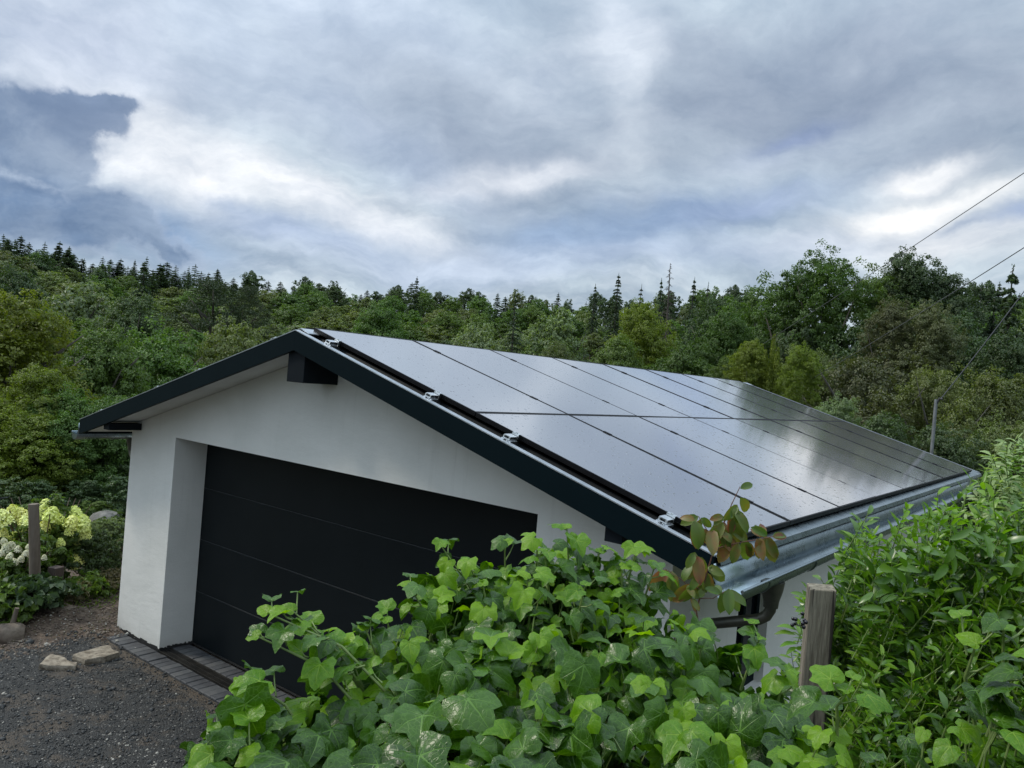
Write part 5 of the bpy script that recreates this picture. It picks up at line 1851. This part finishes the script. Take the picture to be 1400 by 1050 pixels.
def place_plant(root, leaves, shapes, mats, part='leaf', limit=300, stuff='inner_leaves'):
    """leaves: list of dict(loc, R, s, shape, mat). The largest to the eye become parts of their own."""
    meshes = {}
    def key(L):
        return np.linalg.norm(L['loc'] - CAM) / L['s'] * (1.0 if L.get('front', True) else 4.0)
    leaves.sort(key=key)
    for L in leaves[:limit]:
        k = (L['shape'], L['mat'])
        if k not in meshes:
            V, F, uv = shapes[L['shape']]
            meshes[k] = mesh_np(part, V, F, [MAT[mats[L['mat']]]], smooth=True, uv=uv)
        o = bpy.data.objects.new(part, meshes[k])
        COL.objects.link(o)
        o.parent = root
        o.matrix_local = to_mat(L['R'], L['loc'] - np.array(root.location), L['s'])
    for mi, mn in enumerate(mats):
        rest = [(shapes[L['shape']][0], shapes[L['shape']][1], shapes[L['shape']][2], L['R'], L['loc'] - np.array(root.location), L['s']) for L in leaves[limit:] if L['mat'] == mi]
        if rest:
            o = obj(stuff, merge_leaves(stuff, rest, MAT[mn]), root)
            o['kind'] = 'stuff'


IVY_TOP = [(225, 1080), (262, 1035), (300, 1000), (335, 965), (345, 940), (380, 935), (430, 950), (470, 930), (520, 905), (560, 865), (600, 812), (650, 790), (700, 775), (750, 765), (800, 770), (850, 790), (900, 820), (950, 848), (1000, 880),
           (1050, 912), (1090, 940), (1130, 968), (1165, 990), (1190, 1020), (1240, 1030), (1300, 1012), (1350, 990), (1400, 975), (1500, 950)]
IVY_D = [(225, 1.20), (350, 1.35), (500, 1.50), (650, 1.65), (850, 1.75), (1000, 1.70), (1100, 1.5), (1200, 1.2), (1300, 1.08), (1500, 1.0)]


def build_ivy():
    r = np.random.default_rng(123)
    shapes = [ivy_leaf(1, 1.1, .30, .38), ivy_leaf(2, 1.2, .55, .40), ivy_leaf(3, .8, .40, .60), ivy_leaf(4, 1.1, .18, .62), ivy_leaf(5, .1, .38, .26, True), ivy_leaf(6, 1.2, .75, .32), ivy_leaf(7, .3, .25, .45, True), ivy_leaf(8, .9, -.15, .25)]
    mats = ['ivy', 'ivy_young']
    c = at(750, 1000, 1.5)
    root = empty('ivy_hedge', (c[0], c[1], 1.4))
    tag(root, 'dense ivy hedge with glossy lobed leaves and rain drops in the foreground', 'ivy')
    leaves = []
    petioles = MB()
    up = np.array([0, 0, 1.0])
    toc = np.array([-FH[0], -FH[1], 0.0])

    def top_point(px, t):
        """t=0 at the crest, 1 near the camera: a point on the hedge top"""
        Dc = np.interp(px, [a for a, _ in IVY_D], [b for _, b in IVY_D])
        ty = np.interp(px, [a for a, _ in IVY_TOP], [b for _, b in IVY_TOP])
        crest = at(px, ty, Dc)
        zn = 2.60
        Dn = 0.72
        D = Dc + (Dn - Dc) * t
        p = at(px, 525, D)
        # the top bulges, then falls slightly towards the viewer
        z = crest[2] + (zn - crest[2]) * t ** 1.3 + 0.035 * math.sin(px * .021 + 3 * t) * math.sin(t * 9 + px * .013)
        return np.array([p[0], p[1], z]), D

    def add_leaf(p, n, tip, s, young, front=True, shape=None, petiole=True, anchor=None):
        R = frame_from(n, tip)
        loc = p - R[:, 0] * s * 0.25
        leaves.append(dict(loc=loc, R=R, s=s, shape=int(r.integers(0, 8)) if shape is None else shape, mat=1 if young else 0, front=front))
        if petiole:
            a = loc + np.array([r.normal(0, .012), r.normal(0, .012), -r.uniform(.03, .07)]) if anchor is None else anchor
            m = (a + loc) / 2 + np.array([0, 0, -.006]) - R[:, 0] * s * .15
            petioles.tube([a, m, loc], [0.0014, 0.0012, 0.0010], 5, cap=False)

    # top layers
    n_acc = 0
    while n_acc < 2300:
        px = r.uniform(245, 1560)
        t = r.random()
        if px < 285 + 125 * t:
            continue
        p, D = top_point(px, t)
        Dc = np.interp(px, [a for a, _ in IVY_D], [b for _, b in IVY_D])
        if r.random() > D / Dc:
            continue
        n_acc += 1
        depth = r.random() ** 1.5 * 0.17
        p = p - up * depth + r.normal(0, .012, 3)
        young = r.random() < (.62 if t < .28 else .34 if t < .55 else .14) * (1.0 if depth < .06 else .45)
        nrm = norm(up * r.uniform(.75, 1.25) + toc * r.uniform(-.15, .60) + r.normal(0, .42, 3))
        tip = norm(toc * r.uniform(.2, 1.3) + r.normal(0, .75, 3) - up * .55)
        shp = (int(r.choice([4, 6, 4, 6, 2])) if px > 1200 else int(r.choice([0, 1, 2, 3, 5, 7, 0, 1, 3, 5, 4, 7])))
        if px > 1200 and young and r.random() < .6:
            young = False
        s = r.uniform(.027, .050) * (1.34 if t > .5 else 1.08 if t > .25 else .92) * (.82 if px > 1200 else 1) * (.78 if young else 1.0) * (1.18 if r.random() < .12 else 1)
        add_leaf(p, nrm, tip, s, young, depth < .10, shp)
    # far side falling towards the drive, and a shaded body underneath
    for _ in range(1900):
        px = r.uniform(320, 1180)
        p, D = top_point(px, 0.0)
        d = norm(np.array([FH[0], FH[1], 0]))
        q = r.random()
        p = p + d * (.22 * q * r.random()) - up * (.03 + .60 * q) + r.normal(0, .02, 3)
        add_leaf(p, norm(d * .8 + up * .8 + r.normal(0, .3, 3)), norm(-up + r.normal(0, .4, 3)), r.uniform(.03, .05), False, False, petiole=False)
    for _ in range(1100):
        px = r.uniform(260, 1560)
        t = r.random()
        if px < 320 + 150 * t:
            continue
        p, D = top_point(px, t)
        p = p - up * r.uniform(.16, .42) + r.normal(0, .03, 3)
        add_leaf(p, norm(up + toc * .5 + r.normal(0, .4, 3)), norm(toc - up * .4 + r.normal(0, .6, 3)), r.uniform(.05, .075), False, False, petiole=False)
    # shoots standing out of the hedge
    shoots = [  # px, py of the tip, distance, length, lean (px), leaves
        (600, 742, 1.62, .26, 60, 9), (640, 770, 1.58, .18, 30, 7), (690, 745, 1.66, .17, 10, 7), (735, 742, 1.64, .16, -10, 7), (775, 722, 1.66, .20, 10, 8), (745, 755, 1.6, .14, 20, 6),
        (820, 755, 1.70, .16, -20, 7), (870, 752, 1.72, .17, -12, 8), (895, 775, 1.70, .15, -20, 6), (850, 775, 1.66, .14, 15, 6), (560, 800, 1.50, .16, 40, 6), (530, 850, 1.45, .12, 30, 5),
        (365, 838, 1.33, .30, 130, 8), (400, 835, 1.36, .24, 80, 8), (352, 870, 1.32, .26, 120, 6), (430, 862, 1.38, .20, 70, 6), (298, 1000, 1.18, .10, 60, 6), (318, 975, 1.24, .17, 90, 6), (335, 930, 1.28, .18, 90, 6),
        (345, 950, 1.26, .16, 70, 6), (330, 1010, 1.14, .10, 50, 5), (1040, 870, 1.60, .12, -20, 6), (1075, 920, 1.5, .12, -10, 6), (660, 800, 1.5, .14, 20, 6),
        (1160, 945, 1.25, .10, 0, 5), (1335, 880, 1.05, .15, 25, 5), (1372, 860, 1.05, .17, 10, 6), (1420, 900, 1.0, .14, 10, 5), (480, 880, 1.42, .13, 40, 5), (500, 860, 1.42, .13, 30, 5),
        (800, 800, 1.5, .12, 0, 5), (720, 790, 1.5, .12, 10, 5),
    ]
    for (px, py, D, L, lean, nl) in shoots:
        tip = at(px, py, D)
        side = CR * (lean / 100.0)
        basep = tip + norm(side * 1.0 - up * 1.0 + toc * -.2) * L
        mid = (tip + basep) / 2 + up * L * .10 + r.normal(0, .006, 3)
        sm = MB().tube([basep, mid, tip], [0.0028, 0.0022, 0.0013], 6)
        path = lambda t: (1 - t) ** 2 * basep + 2 * t * (1 - t) * (mid * 2 - (basep + tip) / 2) * 1.0 + t * t * tip
        ax = norm(tip - basep)
        for k in range(nl):
            t = (k + .7) / nl
            a = path(t)
            sd = norm(np.cross(ax, up + r.normal(0, .3, 3))) * (1 if k % 2 else -1)
            out = norm(sd * r.uniform(.6, 1.1) + ax * r.uniform(.1, .7) + toc * r.uniform(-.3, .6))
            s = (.046 - .020 * t) * r.uniform(.8, 1.2) * (.85 if px > 1230 else 1)
            pl = r.uniform(.022, .05) * (1.15 - .6 * t)
            q = a + out * pl + up * pl * .35
            nn = norm(up * r.uniform(.7, 1.1) + out * r.uniform(-.1, .35) + toc * r.uniform(0, .6) + r.normal(0, .2, 3))
            R = frame_from(nn, norm(out * 1.0 - up * r.uniform(.1, .6) + r.normal(0, .2, 3)))
            leaves.append(dict(loc=q, R=R, s=s, shape=int(r.choice([0, 1, 2, 4, 5, 7])) if px < 1230 else int(r.choice([4, 6])), mat=1 if r.random() < (.25 if px > 1230 else .5) else 0, front=True))
            sm.tube([a, (a + q) / 2 - up * .003, q], [0.0015, 0.0013, 0.0011], 5, cap=False)
        # terminal leaf
        R = frame_from(norm(up + toc * .5 + r.normal(0, .2, 3)), norm(ax + r.normal(0, .2, 3)))
        leaves.append(dict(loc=tip, R=R, s=.024, shape=4, mat=1, front=True))
        sm.v = [tuple(np.array(v) - np.array(root.location)) for v in sm.v]
        sm.build('stem', MAT['stem_green'], root, smooth=True)
    petioles.v = [tuple(np.array(v) - np.array(root.location)) for v in petioles.v]
    o = petioles.build('petioles', MAT['stem_green'], root, smooth=True)
    o['kind'] = 'stuff'
    # woody framework
    wd = MB()
    for k in range(26):
        px = 250 + k * 50
        p, D = top_point(px, r.uniform(.1, .8))
        b0 = np.array([p[0] + r.uniform(-.2, .2), p[1] + r.uniform(-.2, .2), 1.3])
        wd.tube([b0, (b0 + p) / 2 + r.normal(0, .05, 3), p - up * .12], [0.014, 0.010, 0.006], 6)
    wd.v = [tuple(np.array(v) - np.array(root.location)) for v in wd.v]
    wd.build('woody_stem', MAT['stem_brown'], root, smooth=True)
    place_plant(root, leaves, shapes, mats, 'leaf', 300, 'inner_leaves')


build_ivy()


def build_laurel():
    r = np.random.default_rng(77)
    shapes = [blade_leaf(1, .31, .35, .10), blade_leaf(2, .34, .30, .22), blade_leaf(3, .28, .50, .04), blade_leaf(4, .32, .25, .32)]
    mats = ['laurel', 'laurel_young']
    up = np.array([0, 0, 1.0])
    toc = np.array([-FH[0], -FH[1], 0.0])
    c = at(1270, 800, 2.9)
    gz = float(ground_z(c[0], c[1]))
    root = empty('laurel_bush', (c[0], c[1], gz))
    tag(root, 'glossy cherry laurel bush beside the wooden post and the right gutter', 'laurel bush')
    TX = [1070, 1095, 1120, 1150, 1185, 1230, 1270, 1300, 1340, 1400, 1560]
    TY = [860, 800, 740, 715, 690, 695, 668, 662, 645, 655, 640]
    leaves = []
    stems = MB()
    tips = []
    for _ in range(640):
        px = 1075 + 480 * r.random() ** .95
        ty = np.interp(px, TX, TY)
        v = r.random() ** .9
        py = ty + (1040 - ty) * v
        if px < 1150 and r.random() < .3:
            continue
        D = (3.12 + .2 * r.random()) if px < 1175 else 2.95 - .55 * v + .25 * r.random()
        tips.append((px, py, D, v))
    for (px, py, D, v) in tips:
        tip = at(px, py, D)
        young = r.random() < .80 - .60 * v
        ax = norm(up * r.uniform(.7, 1.2) + toc * r.uniform(-.1, .6) + CR * r.uniform(-.5, .5) + (CR * -.5 if px < 1170 else 0))
        L = r.uniform(.12, .24)
        base = tip - ax * L
        stems.tube([base - ax * .03, base, tip], [0.0026, 0.0022, 0.0012], 5, cap=False)
        n = int(r.integers(8, 13))
        a0 = r.uniform(0, 6.28)
        ref = norm(np.cross(ax, np.array([.3, .5, .2])))
        ref2 = np.cross(ax, ref)
        for k in range(n):
            t = (k + .5) / n
            a = a0 + k * 2.4
            rad = ref * math.cos(a) + ref2 * math.sin(a)
            d = norm(rad * (1.0 - .55 * t) + ax * (.55 + .65 * t))
            p = base + ax * L * t
            s = r.uniform(.055, .086) * (1 - .28 * t) * (.92 if young else 1)
            nn = norm(ax * 1.0 - rad * (.35 + .3 * t) + r.normal(0, .18, 3))
            leaves.append(dict(loc=p, R=frame_from(nn, d), s=s, shape=int(r.integers(0, 4)), mat=1 if young else 0, front=True))
    for _ in range(3600):
        px = r.uniform(1110, 1560)
        ty = np.interp(px, TX, TY) + 75
        py = ty + (1060 - ty) * r.random()
        p = at(px, py, r.uniform(2.75 if px > 1180 else 3.2, 3.5))
        n = norm(up * .7 + toc * .6 + r.normal(0, .5, 3))
        leaves.append(dict(loc=p, R=frame_from(n, norm(r.normal(0, 1, 3) - up * .2)), s=r.uniform(.055, .085), shape=int(r.integers(0, 4)), mat=0, front=False))
    off = np.array(root.location)
    stems.v = [tuple(np.array(v) - off) for v in stems.v]
    o = stems.build('twigs', MAT['stem_green'], root)
    o['kind'] = 'stuff'
    wd = MB()
    for k in range(16):
        p = at(1200 + k * 22, 800, 3.25 + r.uniform(-.1, .3))
        q = off + np.array([r.uniform(-.2, .2), r.uniform(-.2, .2), 0])
        wd.tube([q - off, (q + p) / 2 - off + r.normal(0, .05, 3), p - off], [0.022, 0.014, 0.008], 6)
    wd.build('branches', MAT['stem_brown'], root)
    place_plant(root, leaves, shapes, mats, 'leaf', 300, 'inner_leaves')

    # pale shrub behind
    c = at(1400, 700, 4.6)
    root = empty('pale_shrub', (c[0], c[1], float(ground_z(c[0], c[1]))))
    tag(root, 'pale cream-edged leafy shrub rising behind the laurel at the right edge', 'shrub')
    off = np.array(root.location)
    leaves = []
    stems = MB()
    for _ in range(150):
        px = r.uniform(1318, 1560)
        ty = np.interp(px, [1318, 1345, 1370, 1400, 1560], [655, 622, 600, 580, 540])
        py = ty + (720 - ty) * r.random() ** .9
        tip = at(px, py, r.uniform(4.2, 5.0))
        ax = norm(up * 1.0 + r.normal(0, .45, 3) - CR * .35)
        L = r.uniform(.15, .3)
        stems.tube([tip - ax * L - off, tip - off], [0.003, 0.0015], 4, cap=False)
        for k in range(12):
            t = (k + .5) / 12
            rad = norm(np.cross(ax, r.normal(0, 1, 3)))
            leaves.append(dict(loc=tip - ax * L * (1 - t), R=frame_from(norm(ax + up * .4 - rad * .3), norm(rad + ax * .5)), s=r.uniform(.035, .06), shape=int(r.integers(0, 4)), mat=0, front=True))
    for _ in range(1500):
        px = r.uniform(1335, 1560)
        ty = np.interp(px, [1318, 1345, 1370, 1400, 1560], [655, 622, 600, 580, 540]) + 25
        p = at(px, ty + (760 - ty) * r.random(), r.uniform(4.7, 5.4))
        leaves.append(dict(loc=p, R=frame_from(norm(up + r.normal(0, .6, 3)), r.normal(0, 1, 3)), s=r.uniform(.04, .065), shape=0, mat=1, front=False))
    o = stems.build('twigs', MAT['stem_green'], root)
    o['kind'] = 'stuff'
    MB().tube([(0, 0, 0), (0.05, 0, 1.4), (0.0, 0.1, 2.4)], [.03, .02, .008], 7).build('branches', MAT['stem_brown'], root)
    place_plant(root, leaves, shapes, ['lf_pale', 'lf_bush'], 'leaf', 220, 'inner_leaves')


build_laurel()


def build_sprigs():
    r = np.random.default_rng(17)
    up = np.array([0, 0, 1.0])
    toc = np.array([-FH[0], -FH[1], 0.0])
    D = 1.95
    base = at(958, 880, D)
    root = empty('dogwood_sprig', tuple(base))
    tag(root, 'dogwood shoot with red and olive turning leaves in front of the roof corner', 'shoot')
    off = base
    shapes = [blade_leaf(11, .50, .45, .30, 6, .8), blade_leaf(12, .54, .30, .55, 6, .8), blade_leaf(13, .46, .60, .20, 6, .8)]
    meshes = [mesh_np('leaf', *[s_ for s_ in (shapes[i][0], shapes[i][1])], [MAT['autumn']], smooth=True, uv=shapes[i][2]) for i in range(3)]
    A = lambda px, py, dd=0.0: at(px, py, D + dd)
    main = [A(958, 880), A(952, 835), A(966, 785), A(978, 745), A(1000, 690), A(1012, 665)]
    br = [[A(978, 752), A(965, 722), A(955, 706)], [A(978, 750), A(1010, 742), A(1045, 736), A(1058, 733)], [A(964, 790, .0), A(958, 768), A(950, 757)], [A(950, 815, .0), A(935, 795), A(914, 780)],
          [A(950, 818), A(975, 818), A(992, 808)], [A(985, 725), A(992, 708)], [A(956, 806), A(948, 800)]]
    for k, path in enumerate([main] + br):
        n = len(path)
        rad = np.linspace(0.0024 if k == 0 else 0.0015, 0.0009, n)
        MB().tube([p - off for p in path], list(rad), 6).build('stem', MAT['stem_red'], root, smooth=True)
    # leaf: base px,py, tip px,py, depth offset, red
    LV = [(1012, 668, 1032, 658), (1008, 690, 985, 704), (1008, 692, 1000, 708), (1012, 680, 1033, 704), (1003, 695, 1012, 712), (1000, 700, 992, 730), (1004, 700, 1012, 730), (992, 715, 972, 746),
          (1000, 712, 1018, 740), (955, 706, 930, 718), (958, 708, 973, 720), (954, 712, 952, 752), (960, 722, 974, 745), (975, 720, 978, 752), (985, 735, 1000, 752), (950, 757, 938, 778), (952, 760, 962, 785),
          (965, 782, 975, 812), (968, 775, 990, 790), (955, 788, 945, 805), (1010, 742, 1002, 772), (1022, 740, 1030, 765), (1035, 736, 1040, 765), (1048, 735, 1060, 762), (1056, 733, 1064, 728), (1000, 742, 985, 730),
          (914, 780, 902, 805), (918, 785, 925, 812), (935, 795, 945, 770), (940, 800, 950, 820), (950, 812, 968, 800), (992, 808, 985, 838), (992, 808, 1012, 835), (985, 812, 972, 800), (948, 800, 928, 822), (945, 818, 958, 835),
          (1040, 735, 1030, 722), (1046, 733, 1036, 728), (990, 706, 978, 716), (996, 728, 988, 742)]
    LV = LV + [(a + r.uniform(-6, 6), b + r.uniform(-5, 5), c + r.uniform(-16, 16), d + r.uniform(-8, 14)) for (a, b, c, d) in LV[6:]]
    for k, (a, b, c, d) in enumerate(LV):
        dd = r.uniform(-.03, .03)
        p0, p1 = at(a, b, D + dd), at(c, d, D + dd + r.uniform(-.025, .025))
        L = np.linalg.norm(p1 - p0) * 1.12
        L = min(max(L * .86, .034), .068)
        t = norm(p1 - p0)
        nn = norm(toc * r.uniform(.8, 1.2) + up * r.uniform(.2, .6) + r.normal(0, .25, 3))
        o = bpy.data.objects.new('leaf', meshes[k % 3])
        COL.objects.link(o)
        o.parent = root
        o.matrix_local = to_mat(frame_from(nn, t), p0 - off, L)
    # elder berries
    b0 = at(1090, 880, 2.35)
    root = empty('berry_sprig', tuple(b0))
    tag(root, 'small sprig with shiny black berries left of the wooden post', 'berries')
    st = MB()
    tipc = at(1092, 850, 2.35)
    st.tube([np.zeros(3), (tipc - b0) * .6 + CR * .01, tipc - b0], [.0018, .0014, .001], 5)
    bs = MB()
    pos = []
    for k in range(11):
        q = tipc + CR * r.uniform(-.020, .020) + CU * r.uniform(-.022, .022) + CF * r.uniform(-.02, .02)
        st.tube([tipc - b0 - up * .012, q - b0], [.0008, .0006], 4)
        pos.append(q)
    st.build('stalk', MAT['stem_green'], root)
    sph = MB()
    nu, nv = 10, 7
    V = [(math.sin(math.pi * j / nv) * math.cos(6.2832 * i / nu), math.sin(math.pi * j / nv) * math.sin(6.2832 * i / nu), math.cos(math.pi * j / nv)) for j in range(nv + 1) for i in range(nu)]
    F = [(j * nu + i, (j + 1) * nu + i, (j + 1) * nu + (i + 1) % nu, j * nu + (i + 1) % nu) for j in range(nv) for i in range(nu)]
    me = mesh_np('berry', V, F, [MAT['berry']], smooth=True)
    for q in pos:
        obj('berry', me, root, tuple(q - b0), None, (.0056,) * 3)
    sh = blade_leaf(21, .3, .3, .3)
    lm = mesh_np('leaf', sh[0], sh[1], [MAT['laurel_young']], smooth=True, uv=sh[2])
    for (a, b, c, d) in ((1088, 868, 1062, 858), (1090, 880, 1066, 885), (1090, 862, 1080, 840), (1094, 870, 1100, 850), (1090, 885, 1075, 900)):
        p0, p1 = at(a, b, 2.35), at(c, d, 2.33)
        o = bpy.data.objects.new('leaf', lm)
        COL.objects.link(o)
        o.parent = root
        o.matrix_local = to_mat(frame_from(norm(toc * .5 + up), norm(p1 - p0)), p0 - b0, np.linalg.norm(p1 - p0))
    # squared post
    top = at(1123, 806, 3.0)
    gz = float(ground_z(top[0], top[1]))
    w = 0.044
    H = top[2] - gz + .012
    b = MB().add([(-w, -w, -.1), (w, -w, -.1), (w, w, -.1), (-w, w, -.1), (-w, -w, H - .006), (w, -w, H), (w, w, H + .002), (-w, w, H - .004)],
                 [(3, 2, 1, 0), (4, 5, 6, 7), (0, 1, 5, 4), (1, 2, 6, 5), (2, 3, 7, 6), (3, 0, 4, 7)])
    o = b.build('wooden_post', MAT['post'], None, bevel=0.004, seg=2)
    o.location = (top[0], top[1], gz)
    o.rotation_euler = (0, 0, .42)
    tag(o, 'squared weathered wooden fence post between the ivy and the laurel', 'post')


build_sprigs()
